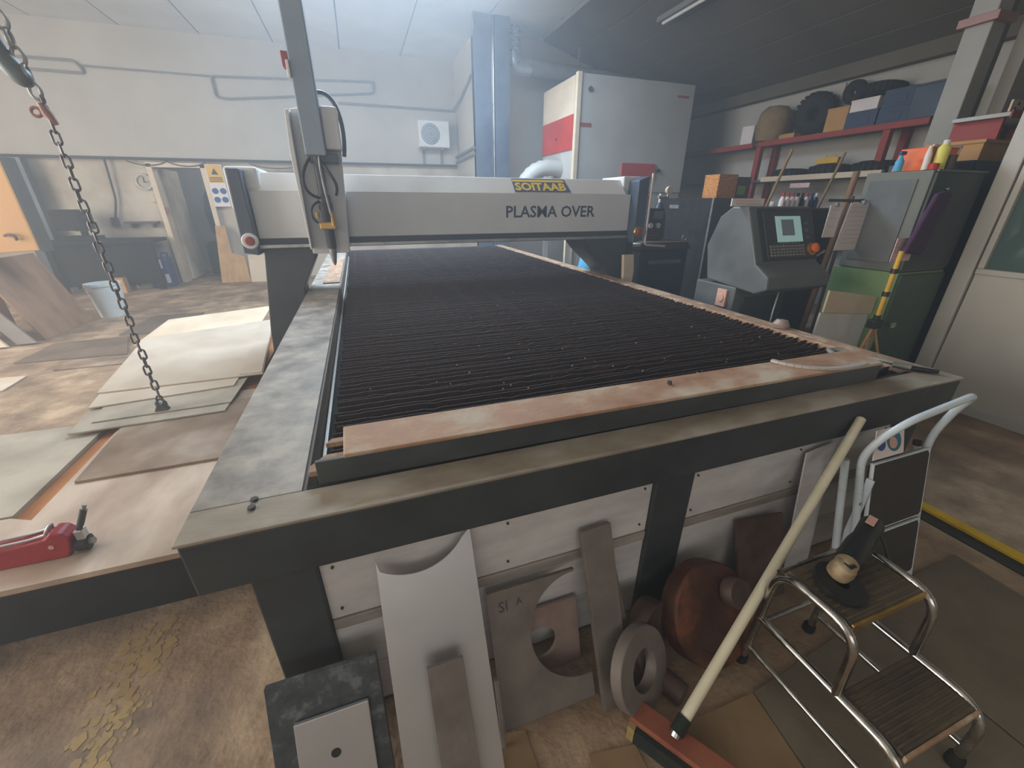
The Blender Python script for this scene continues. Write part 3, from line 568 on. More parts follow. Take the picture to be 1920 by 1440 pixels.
sheet('steel_sheet', [(-2.87, 5.95), (-2.3, 5.9), (-2.26, 6.9), (-2.85, 6.9)], 0.002, 0.012, M['sheet_dark'], 'dark sheet on the floor behind the bright stack')
sheet('steel_sheet', [(-3.9, 4.3), (-3.0, 4.33), (-3.03, 4.68), (-3.9, 4.72)], 0.002, 0.010, M['sheet_bright'], 'pale sheet corner on the floor at the left picture edge')
sheet('steel_sheet', [(-2.7, 1.0), (-1.42, 1.0), (-1.36, 1.25), (-2.7, 1.3)], 0.002, 0.010, M['sheet_bright'], 'pale sheet corner on the floor at the lower left')

# hoist chain and hook
HC = Vector((-1.24, 2.71, 0.33))
chn = thing('hoist_chain', 'steel hoist chain hanging down to the sheet stack', 'chain', tuple(HC))
lk = MB(); pts = []
for i in range(20):
    a = 2 * math.pi * i / 20; pts.append((0.0135 * math.cos(a), 0, 0.0135 * math.sin(a) + (0.015 if math.sin(a) > 0 else -0.015)))
lk.tube(pts, 0.0052, 7, True)
l0 = O('link', lk, M['gunmetal'], chn, 0, True, at=(0, 0, 0)); n_l = 30
for i in range(n_l):
    o = l0 if i == 0 else l0.copy()
    if i: COL.objects.link(o)
    o.location = (0.004 * math.sin(i * 1.3), 0.003 * math.sin(i * 0.7), 0.058 + i * 0.0475)
    o.rotation_euler = (0, 0, (math.pi / 2 if i % 2 else 0) + 0.35 + random.uniform(-.15, .15))
pc = thing('plate_clamp', 'small dark lifting clamp at the foot of the hoist chain', 'clamp', (-1.24, 2.71, 0.308))
O('jaw', MB().prism([(-1.285, 0.309), (-1.20, 0.309), (-1.225, 0.36), (-1.255, 0.375)], 'y', 2.69, 2.73), M['gunmetal'], pc, 0.004)
O('shackle', MB().tube(bez((-1.265, 2.71, 0.355), (-1.27, 2.71, 0.405), (-1.21, 2.71, 0.405), (-1.215, 2.71, 0.355)), 0.006, 8), M['gunmetal'], pc, 0, True)
sh = thing('chain_shortener', 'reddish chain shortening hook at the top of the hoist chain', 'hook', (-1.24, 2.71, 1.78))
O('body', MB().tube([(-1.225, 2.71, 1.77), (-1.24, 2.71, 1.81), (-1.25, 2.71, 1.85)], [0.012, 0.02, 0.014], 10), M['clamp'], sh, 0, True)
O('eye', MB().tube([(-1.278 + 0.017 * math.cos(a), 2.71, 1.815 + 0.017 * math.sin(a)) for a in [2 * math.pi * i / 16 for i in range(16)]], 0.007, 8, True), M['clamp'], sh, 0, True)
ch2 = thing('crane_hook', 'heavy green grey crane hook at the upper left', 'hook', (-1.3, 2.71, 1.9))
O('hook', MB().tube(bez((-1.25, 2.71, 1.918), (-1.27, 2.71, 1.93), (-1.322, 2.71, 1.97), (-1.328, 2.71, 2.10), 14) + [Vector((-1.34, 2.71, 2.25)), Vector((-1.335, 2.71, 2.32))], [0.012, 0.021, 0.028, 0.033, 0.036, 0.038, 0.039, 0.039, 0.039, 0.038, 0.036, 0.034, 0.032, 0.03, 0.03, 0.028, 0.028], 14), M['hookpaint'], ch2, 0, True)
O('hook_block', MB().box(-1.40, -1.26, 2.64, 2.78, 2.32, 2.6), M['hookpaint'], ch2, 0.03)
O('hoist_rope', MB().cyl((-1.33, 2.71, 2.6), (-1.33, 2.71, 4.05), 0.012, n=8), M['gunmetal'], ch2)
ring = lambda c_, R, r_, ax: MB().tube([Vector(c_) + (Vector((math.cos(a) * R, 0, math.sin(a) * R * 1.7)) if ax else Vector((0, math.cos(a) * R, math.sin(a) * R * 1.7))) for a in [2 * math.pi * i / 22 for i in range(22)]], r_, 8, True)
ml = thing('master_link_chain', 'short run of bright heavy links hooked on the crane hook', 'chain', (-1.25, 2.70, 1.87))
for i, (zz, xx) in enumerate(((1.895, -1.252), (1.955, -1.255), (2.015, -1.262), (2.075, -1.268), (2.135, -1.272), (2.195, -1.274))):
    O('link', ring((xx, 2.71, zz), 0.019, 0.0075, i % 2 == 0), M['steel_mid'], ml, 0, True)
for i in range(2):
    O('link', ring((-1.237 - 0.004 * i, 2.71, 1.862 - i * 0.032), 0.010, 0.0045, i % 2), M['gunmetal'], ml, 0, True)

# red lifting magnet
lm = thing('lifting_magnet', 'red lifting magnet with black end on the nearest steel sheet', 'lifting magnet', (-1.25, 1.6, 0.295))
O('body', MB().prism([(-1.46, 0.296), (-1.13, 0.296), (-1.115, 0.33), (-1.105, 0.375), (-1.125, 0.40), (-1.15, 0.405), (-1.17, 0.385), (-1.26, 0.375), (-1.46, 0.372)], 'y', 1.535, 1.60), M['dusty_red'], lm, 0.006)
O('end_cap', MB().cyl((-1.11, 1.565, 0.325), (-1.075, 1.565, 0.325), 0.028, n=20), M['black'], lm, 0.003)
O('axle', MB().cyl((-1.075, 1.565, 0.325), (-1.062, 1.565, 0.325), 0.012, n=12), M['steel_mid'], lm)
O('lever_fork', MB().box(-1.10, -1.075, 1.55, 1.58, 0.34, 0.385), M['alu'], lm, 0.003)
O('lever_grip', MB().tube([(-1.088, 1.565, 0.38), (-1.075, 1.57, 0.41), (-1.055, 1.575, 0.455)], [0.009, 0.0105, 0.0105], 12), M['charcoal'], lm, 0, True)
O('lever_tip', MB().tube([(-1.055, 1.575, 0.455), (-1.047, 1.577, 0.475)], [0.006, 0.0075], 10), M['steel_mid'], lm, 0, True)
O('badge', MB().cyl((-1.16, 1.535, 0.352), (-1.16, 1.532, 0.352), 0.008, n=16), M['sticker_pink'], lm)
for yy, zz in ((1.55, 0.385), (1.575, 0.392), (1.59, 0.382)):
    O('chain_strand', MB().tube([(-1.46, yy, zz + 0.004), (-1.3, yy - 0.004, zz + 0.002), (-1.215, yy + 0.004, zz), (-1.165, yy, zz + 0.012)], 0.0045, 7), M['alu'], lm, 0, True)
O('shackle', MB().tube(bez((-1.17, 1.55, 0.395), (-1.15, 1.55, 0.43), (-1.15, 1.585, 0.43), (-1.17, 1.585, 0.395)), 0.005, 8), M['alu'], lm, 0, True)

# ------------------------------------------------------------------ far left corner
op = thing('orange_machine', 'orange painted machine housing at the left edge', 'machine', (-3.75, 6.3, 0))
O('housing', MB().prism([(-4.5, 0.9), (-3.38, 0.96), (-3.38, 1.87), (-4.5, 1.9)], 'y', 6.2, 6.42), M['orange_panel'], op, 0.01)
O('side_trim', MB().box(-3.38, -3.36, 6.22, 6.42, 0.94, 1.88), M['charcoal'], op, 0.004)
O('latch', MB().tube(bez((-3.60, 6.18, 1.12), (-3.52, 6.15, 1.16), (-3.48, 6.15, 1.10), (-3.52, 6.18, 1.08)), 0.014, 8), M['rust_dark'], op, 0, True)
O('leg', MB().box(-4.45, -4.3, 6.25, 6.4, 0, 0.9), M['orange_panel'], op)
O('leg', MB().box(-4.1, -4.0, 6.28, 6.4, 0, 0.91), M['orange_panel'], op)
one('leaning_board', MB().frame_prism([(0, 0), (0.98, 0), (0.98, 0.93), (0, 0.93)], (-3.56, 6.98, 0.001), (0, -1, 0), (-0.36, 0.0, 1.0), 0, 0.02), M['woodbrown'], 'brown board leaning on edge under the orange machine', 'board', None, 0.002)
one('leaning_board', MB().frame_prism([(0, 0), (0.95, 0), (0.95, 0.95), (0, 1.0)], (-4.98, 5.78, 0.0), (1, 0.08, 0), (0.0, 0.34, 0.95), 0, 0.02), M['woodbrown'], 'wide brown board leaning toward the orange machine at the left edge', 'board', None, 0.002)
one('leaning_board', MB().frame_prism([(0, 0), (0.55, 0), (0.55, 0.6), (0, 0.6)], (-4.75, 5.74, 0.35), (1, 0.05, 0), (0.0, 0.3, 0.95), 0, 0.012), M['orange_panel'], 'yellow panel piece leaning among the boards at the left edge', 'board', None, 0.002)
for i, (yy, m_, t_) in enumerate(((5.86, 'mill', 'grey steel angle section standing nearest the brown boards'), (5.78, 'cream', 'cream strip leaning between the steel sections at the left edge'), (5.70, 'charcoal', 'dark steel section leftmost at the picture edge'))):
    one('leaning_section', MB().frame_prism([(0, 0), (0.16, 0), (0.16, 0.62), (0, 0.62)], (-3.72 - i * 0.2, yy, 0.004), (1, 0.12, 0), (-0.55, 0.2, 0.8), 0, 0.05), M[m_], t_, 'steel section', None, 0.004)
bk = thing('white_bucket', 'white plastic bucket on the floor by the leaning boards', 'bucket', (-3.40, 7.15, 0))
O('tub', MB().lathe([(0.0, 0.0), (0.145, 0.0), (0.185, 0.42), (0.195, 0.42), (0.195, 0.45), (0.178, 0.45), (0.14, 0.03), (0, 0.03)], (-3.40, 7.15, 0), (0, 0, 1), 28), M['bucket'], bk, 0, True)
O('handle', MB().tube(bez((-3.59, 7.10, 0.42), (-3.56, 6.95, 0.30), (-3.29, 6.95, 0.28), (-3.22, 7.10, 0.42)), 0.006, 6), M['alu'], bk, 0, True)
one('dark_wall_post', MB().box(-5.36, -5.02, 9.7, 9.86, 0, 2.12).box(-5.42, -4.96, 9.66, 9.92, 0, 0.04), M['blue_dark'], 'dark blue grey post against the back wall beyond the orange machine', 'post', None, 0.006)
wb_ = thing('work_bench', 'dark cluttered bench along the beige back wall', 'bench', (-4.0, 9.45, 0))
O('bench_top', MB().box(-5.0, -3.45, 9.15, 9.85, 0.80, 0.86), M['bench_dark'], wb_, 0.006)
O('bench_front', MB().box(-4.95, -3.5, 9.25, 9.3, 0.1, 0.80), M['bench_dark'], wb_)
for xx in (-4.95, -3.56): O('leg', MB().box(xx, xx + 0.08, 9.18, 9.26, 0, 0.8), M['bench_dark'], wb_)
pk = thing('pillar_drill', 'dark machine standing on the left end of the bench', 'machine', (-4.55, 9.4, 0.86))
O('base', MB().box(-4.75, -4.3, 9.25, 9.7, 0.861, 0.92), M['bench_dark'], pk, 0.01)
O('column', MB().cyl((-4.5, 9.55, 0.92), (-4.5, 9.55, 1.3), 0.05), M['bench_dark'], pk, 0, True)
O('head', MB().box(-4.72, -4.34, 9.2, 9.65, 1.02, 1.34), M['bench_dark'], pk, 0.03)
O('motor', MB().cyl((-4.5, 9.5, 1.0), (-4.5, 9.5, 1.2), 0.09), M['brownsteel'], pk, 0, True)
wc = thing('wall_clock', 'round clock on the beige wall left of the doorway', 'clock', (-3.56, 9.95, 1.65))
O('rim', MB().lathe([(0.10, 0), (0.135, 0), (0.135, 0.03), (0.115, 0.035), (0.10, 0.03)], (-3.56, 9.99, 1.79), (0, -1, 0), 28, True), M['steel_mid'], wc, 0, True)
O('dial', MB().lathe([(0, 0.012), (0.115, 0.012), (0.115, 0)], (-3.56, 9.99, 1.79), (0, -1, 0), 28), M['wall_beige'], wc)
O('hand', MB().box(-3.566, -3.554, 9.965, 9.972, 1.78, 1.87), M['ink'], wc); O('hand', MB().box(-3.565, -3.50, 9.965, 9.972, 1.785, 1.795), M['ink'], wc)
one('wall_socket', MB().box(-3.54, -3.46, 9.96, 10.0, 1.46, 1.54).cyl((-3.5, 9.96, 1.5), (-3.5, 9.95, 1.5), 0.025, n=14), M['cream'], 'small socket box on the wall under the clock', 'socket', None, 0.004)
ex = thing('wall_shelf', 'small dark stained shelf on the beige wall left of the doorway', 'shelf', (-3.75, 9.9, 1.05))
O('board', MB().box(-4.02, -3.52, 9.82, 10.0, 1.10, 1.13), M['brown_dark'], ex, 0.003)
for xx in (-3.95, -3.62): O('bracket', MB().box(xx, xx + 0.03, 9.86, 10.0, 1.02, 1.10), M['brown_dark'], ex)
one('switch_box', MB().box(-4.24, -4.14, 9.93, 10.0, 1.05, 1.2).cyl((-4.19, 9.93, 1.12), (-4.19, 9.9, 1.12), 0.02, n=10), M['charcoal'], 'dark switch box at the end of the drop cable', 'switch', None, 0.006)
one('hanging_brush', MB().cyl((-3.42, 9.97, 1.72), (-3.37, 9.97, 1.36), 0.012, n=8).box(-3.42, -3.32, 9.94, 9.99, 1.26, 1.37), M['clamp'], 'dark brush hanging on the wall beside the doorway', 'brush')
jc = thing('white_canister', 'white plastic canister on the floor by the bench', 'canister', (-3.88, 9.5, 0))
O('body', MB().lathe([(0, 0), (0.135, 0), (0.14, 0.02), (0.14, 0.34), (0.12, 0.37), (0.05, 0.39)], (-3.88, 9.5, 0), (0, 0, 1), 24), M['paper'], jc, 0, True)
O('cap', MB().cyl((-3.88, 9.5, 0.39), (-3.88, 9.5, 0.43), 0.045), M['paper'], jc, 0.004)
O('label_patch', MB().cyl((-3.92, 9.37, 0.09), (-3.92, 9.357, 0.09), 0.04, n=14), M['red_dull'], jc)
jb = thing('blue_canister', 'dark blue plastic canister with white labels next to the doorway', 'canister', (-3.55, 9.55, 0))
O('body', MB().box(-3.71, -3.42, 9.4, 9.7, 0, 0.52), M['blue'], jb, 0.03)
O('neck', MB().cyl((-3.6, 9.5, 0.52), (-3.6, 9.5, 0.6), 0.05), M['blue'], jb, 0.004)
O('carry_handle', MB().tube(fillet([(-3.52, 9.55, 0.5), (-3.52, 9.55, 0.6), (-3.42, 9.55, 0.6), (-3.44, 9.55, 0.48)], 0.03), 0.018, 8), M['blue'], jb, 0, True)
O('label_patch', MB().box(-3.68, -3.5, 9.392, 9.4, 0.34, 0.50), M['paper'], jb)
O('label_patch', MB().box(-3.50, -3.44, 9.392, 9.4, 0.08, 0.24), M['paper'], jb)
one('small_carton', MB().box(-4.15, -3.98, 9.0, 9.15, 0.0, 0.24).box(-4.14, -3.99, 9.01, 9.14, 0.24, 0.25), M['tan'], 'small tan carton on the floor behind the chain', 'carton', None, 0.004)
sg = thing('warning_sign', 'yellow warning sign with pictograms beside the doorway', 'sign', (-2.4, 9.93, 1.4))
O('board', MB().box(-2.54, -2.27, 9.90, 9.915, 1.38, 2.10), M['paper'], sg, 0.002)
O('yellow_field', MB().box(-2.525, -2.285, 9.895, 9.90, 1.79, 2.09), M['signyellow'], sg)
O('triangle', MB().prism([(-2.46, 1.93), (-2.35, 1.93), (-2.405, 2.03)], 'y', 9.888, 9.895), M['ink'], sg)
for i in range(3): O('text_line', MB().box(-2.51, -2.30, 9.89, 9.895, 1.81 + i * 0.03, 1.823 + i * 0.03), M['ink'], sg)
for i in range(2):
    for j in range(2): O('pictogram', MB().cyl((-2.47 + i * 0.13, 9.90, 1.50 + j * 0.15), (-2.47 + i * 0.13, 9.892, 1.50 + j * 0.15), 0.052, n=18), M['sticker_blue'], sg)
one('leaning_plywood', MB().frame_prism([(0, 0), (0.5, 0), (0.46, 0.5), (0.26, 0.56), (0.22, 1.08), (0.06, 1.08)], (-2.68, 9.55, 0.0), (1, 0.05, 0), (0.0, 0.3, 1.0), 0, 0.02), M['wood'], 'cut plywood offcut leaning by the warning sign', 'plywood', None, 0.002)
one('leaning_plywood', MB().frame_prism([(0, 0), (0.36, 0), (0.36, 0.52), (0.02, 0.52)], (-2.16, 9.5, 0.0), (1, 0.0, 0), (0.0, 0.25, 1.0), 0, 0.02), M['cream'], 'pale plywood piece leaning behind the gantry leg', 'plywood', None, 0.002)

# ------------------------------------------------------------------ right side: control console
CN = thing('control_console', 'grey control console with small screen and keyboard', 'control console', (2.85, 2.5, 0))
O('pedestal', MB().box(2.58, 3.10, 2.32, 2.72, 0.03, 0.88), M['console'], CN, 0.01)
O('pedestal_front', MB().box(2.66, 3.08, 2.305, 2.32, 0.06, 0.80), M['console_dark'], CN, 0.004)
O('plinth', MB().box(2.55, 3.13, 2.3, 2.75, 0, 0.04), M['black'], CN)
O('head', MB().prism([(2.365, 1.43), (2.20, 1.06), (2.08, 0.985), (2.07, 0.90), (2.16, 0.86), (2.62, 0.90), (2.68, 1.15), (2.60, 1.36), (2.50, 1.43)], 'x', 2.58, 3.18), M['console'], CN, 0.012)
fv = Vector((0, 0.165, 0.37)).normalized(); fo = Vector((2.56, 2.20, 1.06)); fn = Vector((1, 0, 0)).cross(fv)
def face(name, u0, u1, v0, v1, m, h0=0.0, h1=0.006, par=None): return O(name, MB().frame_prism([(u0, v0), (u1, v0), (u1, v1), (u0, v1)], fo, (1, 0, 0), fv, h0, h1), m, par or CN, 0.0015)
face('fascia', 0.08, 0.62, 0.015, 0.39, M['console_dark'], 0, 0.004)
kp = face('control_panel', 0.13, 0.59, 0.03, 0.36, M['charcoal'], 0.004, 0.012)
sc_ = face('screen_bezel', 0.235, 0.48, 0.145, 0.33, M['screen'], 0.012, 0.016)
face('screen_window', 0.285, 0.405, 0.19, 0.305, M['screen_dark'], 0.016, 0.0175, sc_)
for r_ in range(4):
    for c_ in range(11):
        face('key', 0.155 + c_ * 0.031, 0.178 + c_ * 0.031, 0.045 + r_ * 0.021, 0.060 + r_ * 0.021, M['steel_mid'], 0.012, 0.016, kp)
for c_ in range(7): face('soft_key', 0.25 + c_ * 0.03, 0.265 + c_ * 0.03, 0.133, 0.141, M['lime'] if c_ == 2 else M['steel_mid'], 0.012, 0.015, kp)
for r_ in range(3): face('side_key', 0.515, 0.545, 0.165 + r_ * 0.05, 0.185 + r_ * 0.05, M['console'], 0.012, 0.016, kp)
pb = fo + Vector((0.55, 0, 0)) + fv * 0.085
O('stop_collar', MB().lathe([(0.045, 0), (0.045, 0.012), (0.03, 0.02)], pb + fn * 0.012, fn, 20), M['brass'], CN, 0, True)
O('stop_knob', MB().lathe([(0.02, 0), (0.034, 0.012), (0.034, 0.025), (0.02, 0.035), (0, 0.037)], pb + fn * 0.03, fn, 20), M['orange'], CN, 0, True)
O('joystick', MB().cyl(pb + Vector((0.055, 0, 0)) - fv * 0.05 + fn * 0.012, pb + Vector((0.06, 0, 0)) - fv * 0.03 + fn * 0.07, 0.008, n=8), M['steel_mid'], CN)
O('lock_knob', MB().lathe([(0.014, 0), (0.018, 0.03), (0, 0.035)], (2.83, 2.40, 1.43), (0, -0.2, 1), 14), M['white'], CN, 0, True)
O('socket', MB().box(2.562, 2.58, 2.38, 2.47, 0.72, 0.85).cyl((2.562, 2.425, 0.785), (2.555, 2.425, 0.785), 0.03, n=14), M['sticker_pink'], CN, 0.003)
O('floor_cable', MB().tube([(2.98, 2.28, 0.86), (2.93, 2.25, 0.7), (2.88, 2.22, 0.4), (2.86, 2.2, 0.02)], 0.006, 7), M['alu'], CN, 0, True)
nb_ = thing('notice_card', 'white notice card standing on top of the console', 'card', (2.66, 2.45, 1.43))
O('card', MB().box(2.50, 2.80, 2.44, 2.448, 1.432, 1.482), M['paper'], nb_)
for i in range(2): O('print_line', MB().box(2.53, 2.77, 2.438, 2.44, 1.448 + i * 0.016, 1.453 + i * 0.016), M['paper_pink'], nb_)

# locker, welder and machines behind the console
lk_ = thing('black_locker', 'tall black locker with brown front left of the console', 'locker', (4.95, 5.25, 0))
O('body', MB().box(4.5, 5.30, 4.73, 5.8, 0, 1.515), M['black'], lk_, 0.006)
O('front_panel', MB().box(4.505, 4.95, 4.70, 4.73, 0.02, 1.513), M['brown_dark'], lk_, 0.003)
O('front_panel', MB().box(4.955, 5.295, 4.70, 4.73, 0.02, 1.513), M['brown_dark'], lk_, 0.003)
O('edge_strip', MB().box(4.49, 4.503, 4.69, 4.72, 0.0, 1.515), M['steel_mid'], lk_)
O('hinge_pin', MB().cyl((4.95, 4.69, 1.0), (4.95, 4.69, 1.2), 0.008, n=8), M['charcoal'], lk_)
O('name_plate', MB().box(4.488, 4.5, 5.35, 5.55, 1.38, 1.43), M['steel_mid'], lk_)
yb = thing('spotted_carton', 'orange spotted carton on top of the black locker', 'carton', (4.77, 4.95, 1.515))
O('box', MB().box(4.62, 4.94, 4.80, 5.06, 1.516, 1.80), M['spotty'], yb, 0.003)
O('lid_flap', MB().box(4.617, 4.943, 4.797, 5.063, 1.80, 1.806), M['tan'], yb)
gb = thing('green_label_carton', 'small brown carton with lime label beside the spotted carton', 'carton', (5.1, 4.95, 1.515))
O('box', MB().box(4.96, 5.20, 4.82, 5.06, 1.516, 1.78), M['brown_dark'], gb, 0.003)
O('label_patch', MB().box(4.98, 5.12, 4.81, 4.82, 1.56, 1.67), M['lime'], gb)
wd = thing('welding_machine', 'dark blue welding machine with white name plate right of the gantry', 'welding machine', (3.1, 4.2, 0))
O('body', MB().box(2.85, 3.5, 3.9, 4.6, 0.1, 0.98), M['navy'], wd, 0.02)
O('top_cover', MB().prism([(2.83, 0.98), (3.52, 0.98), (3.46, 1.06), (2.85, 1.06)], 'y', 3.88, 4.6), M['brown_dark'], wd, 0.006)
O('name_plate', MB().box(2.97, 3.41, 3.892, 3.9, 0.83, 0.87), M['steel_mid'], wd)
for xx in (2.9, 3.4): O('wheel', MB().cyl((xx, 3.95, 0.08), (xx + 0.05, 3.95, 0.08), 0.08), M['rubber'], wd)
O('tray', MB().box(2.56, 2.85, 3.9, 4.2, 1.02, 1.05), M['white'], wd, 0.004)
O('eye_bolt', MB().tube([(3.46 + 0.03 * math.cos(a), 3.95, 1.09 + 0.03 * math.sin(a)) for a in [2 * math.pi * i / 14 for i in range(14)]], 0.008, 6, True), M['alu'], wd, 0, True)
gc = thing('gas_console', 'small dark gas control box with round gauges above the welder', 'control box', (3.14, 4.25, 1.06))
O('box', MB().box(3.02, 3.26, 4.1, 4.4, 1.062, 1.40), M['charcoal'], gc, 0.006)
for xx in (3.09, 3.19): O('gauge', MB().cyl((xx, 4.1, 1.22), (xx, 4.08, 1.22), 0.028, n=16), M['paper'], gc)
O('switch_plate', MB().box(3.12, 3.24, 4.09, 4.1, 1.29, 1.37), M['steel_mid'], gc)
O('badge', MB().box(3.07, 3.19, 4.092, 4.1, 1.11, 1.13), M['red_dull'], gc)
vb = thing('gas_bottle', 'gas bottle with chrome regulator behind the gas control box', 'gas bottle', (3.68, 4.75, 0))
O('cylinder', MB().lathe([(0.11, 0), (0.11, 1.0), (0.1, 1.3), (0.05, 1.42), (0.03, 1.46)], (3.68, 4.75, 0.0), (0, 0, 1), 20), M['navy'], vb, 0, True)
O('valve', MB().cyl((3.68, 4.75, 1.46), (3.68, 4.75, 1.56), 0.025).cyl((3.61, 4.7, 1.52), (3.76, 4.7, 1.52), 0.02), M['alu'], vb, 0, True)
O('dial_stem', MB().cyl((3.74, 4.69, 1.52), (3.74, 4.69, 1.58), 0.012, n=10), M['alu'], vb)
O('dial', MB().cyl((3.74, 4.70, 1.60), (3.74, 4.66, 1.60), 0.045), M['cream'], vb, 0.004)
one('copper_fitting', MB().cyl((3.08, 4.2, 1.40), (3.08, 4.2, 1.50), 0.018).cyl((3.08, 4.2, 1.50), (3.08, 4.2, 1.53), 0.026), M['orange'], 'small copper fitting standing on the gas control box', 'fitting')
one('wooden_stake', MB().box(2.72, 2.79, 5.45, 5.50, 0, 1.0).prism([(2.72, 1.0), (2.79, 1.0), (2.755, 1.05)], 'y', 5.45, 5.5), M['cream'], 'pale wooden stake seen under the gantry beam', 'stake')
one('blue_cloth', MB().lathe([(0.02, 0.86), (0.08, 0.8), (0.12, 0.6), (0.16, 0.5), (0.2, 0.1), (0.18, 0)], (2.99, 5.30, 0), (0.0, 0, 1), 12), M['skyblue'], 'light blue cloth bundle beside the wooden stake', 'cloth', None, 0, True)
one('rail_offcut', MB().prism([(2.36, 0.0), (2.42, 0.0), (2.47, 0.85), (2.45, 1.0), (2.34, 1.0), (2.36, 0.8)], 'y', 3.44, 3.48), M['cream'], 'cream leaning offcut beside the right gantry end', 'offcut', None, 0.002)

# cabinets by the white partition
GC = thing('green_cabinet', 'green steel cabinet beside the white glazed door', 'cabinet', (3.83, 2.05, 0))
O('body', MB().box(3.56, 4.08, 1.87, 2.32, 0.03, 1.0), M['green'], GC, 0.005)
O('door', MB().box(3.57, 4.07, 1.85, 1.87, 0.05, 0.985), mat('shaded_green_door', (44, 66, 50), (52, 76, 58), scale=3, rough=0.4), GC, 0.004)  # cabinet green darkened for the shaded side facing the camera
O('handle', MB().cyl((3.63, 1.85, 0.63), (3.63, 1.82, 0.63), 0.012).box(3.61, 3.65, 1.815, 1.825, 0.61, 0.65), M['chrome'], GC)
O('plinth', MB().box(3.58, 4.06, 1.9, 2.3, 0, 0.03), M['black'], GC)
UC = thing('grey_wall_cabinet', 'grey green box cabinet standing on the green cabinet', 'cabinet', (3.83, 2.05, 1.0))
O('body', MB().box(3.55, 4.09, 1.88, 2.28, 1.003, 1.65), M['cab_grey'], UC, 0.005)
O('side_inset', MB().box(3.542, 3.55, 1.95, 2.24, 1.06, 1.60), M['console'], UC, 0.003)
O('door', MB().box(3.56, 4.08, 1.86, 1.88, 1.02, 1.635), M['console_dark'], UC, 0.004)  # dark grey holds the shade of the side facing the camera
for zz in (1.54, 1.43, 1.31): O('stud', MB().lathe([(0, 0.02), (0.011, 0.014), (0.013, 0)], (3.70, 1.86, zz), (0, -1, 0), 12), M['chrome'], UC, 0, True)
O('drip_strip', MB().box(3.55, 4.1, 1.855, 1.865, 1.64, 1.652), M['cab_grey'], UC)
one('purple_cloth', MB().frame_prism([(0, 0), (0.2, -0.02), (0.28, 0.36), (0.2, 0.375), (0.12, 0.36)], (3.38, 1.81, 1.15), (1, 0.03, 0), (0, 0, 1), 0, 0.03), M['purple'], 'dark purple cloth bag hanging on the grey cabinet door', 'cloth bag', None, 0.012)
NC = thing('navy_cabinet', 'dark navy cabinet behind the white door frame', 'cabinet', (4.45, 2.2, 0))
O('body', MB().box(4.12, 4.75, 1.97, 2.5, 0, 1.73), M['navy'], NC, 0.005)
O('door', MB().box(4.14, 4.43, 1.95, 1.97, 0.05, 1.71), M['navy'], NC, 0.004); O('door', MB().box(4.44, 4.73, 1.95, 1.97, 0.05, 1.71), M['navy'], NC, 0.004)
O('handle', MB().box(4.40, 4.42, 1.935, 1.95, 0.85, 0.95), M['chrome'], NC)
# things on the cabinets
oc = thing('orange_carton', 'bright orange carton with white edge on the grey cabinet', 'carton', (3.93, 2.05, 1.655))
O('box', MB().prism([(3.66, 1.656), (3.97, 1.656), (4.01, 1.81), (3.70, 1.80)], 'y', 2.02, 2.2), M['orange'], oc, 0.004)
O('white_edge', MB().prism([(3.955, 1.656), (3.97, 1.656), (4.015, 1.815), (4.0, 1.815)], 'y', 2.012, 2.02).prism([(3.69, 1.80), (4.0, 1.802), (4.01, 1.816), (3.70, 1.814)], 'y', 2.012, 2.02), M['paper'], oc)
sp = thing('yellow_spray_can', 'yellow spray can with white cap on the grey cabinet', 'spray can', (3.70, 1.95, 1.655))
O('can', MB().lathe([(0.0, 0), (0.034, 0), (0.034, 0.13), (0.02, 0.15)], (3.70, 1.95, 1.655), (0, 0, 1), 18), M['spray'], sp, 0, True)
O('cap', MB().cyl((3.70, 1.95, 1.80), (3.70, 1.95, 1.83), 0.018), M['white'], sp)
sb = thing('blue_spray_bottle', 'blue trigger bottle at the left corner of the grey cabinet', 'bottle', (3.59, 2.12, 1.655))
O('bottle', MB().lathe([(0.0, 0), (0.024, 0), (0.025, 0.06), (0.01, 0.085), (0.01, 0.10)], (3.59, 2.12, 1.655), (0, 0, 1), 16), M['skyblue'], sb, 0, True)
O('trigger', MB().box(3.565, 3.62, 2.11, 2.13, 1.755, 1.778), M['blue'], sb, 0.004)
one('red_lid_tub', MB().lathe([(0, 0), (0.026, 0), (0.029, 0.035), (0, 0.04)], (3.615, 1.93, 1.655), (0, 0, 1), 16), M['red'], 'small red tub at the front of the grey cabinet top', 'tub', None, 0, True)
one('white_tube', MB().tube([(3.645, 1.99, 1.656), (3.652, 2.0, 1.75), (3.665, 2.01, 1.80)], [0.02, 0.018, 0.008], 12), M['paper'], 'slim white tube standing between bottles on the grey cabinet', 'tube', None, 0, True)
one('brown_tin', MB().lathe([(0, 0), (0.03, 0), (0.03, 0.09), (0, 0.09)], (3.77, 1.93, 1.655), (0, 0, 1), 16), M['brown_dark'], 'small brown tin in front of the orange carton', 'tin', None, 0, True)
one('kraft_carton', MB().box(4.42, 4.74, 2.1, 2.45, 1.731, 1.88).box(4.41, 4.75, 2.09, 2.46, 1.86, 1.885), M['tan'], 'brown kraft carton on top of the navy cabinet', 'carton', None, 0.004)
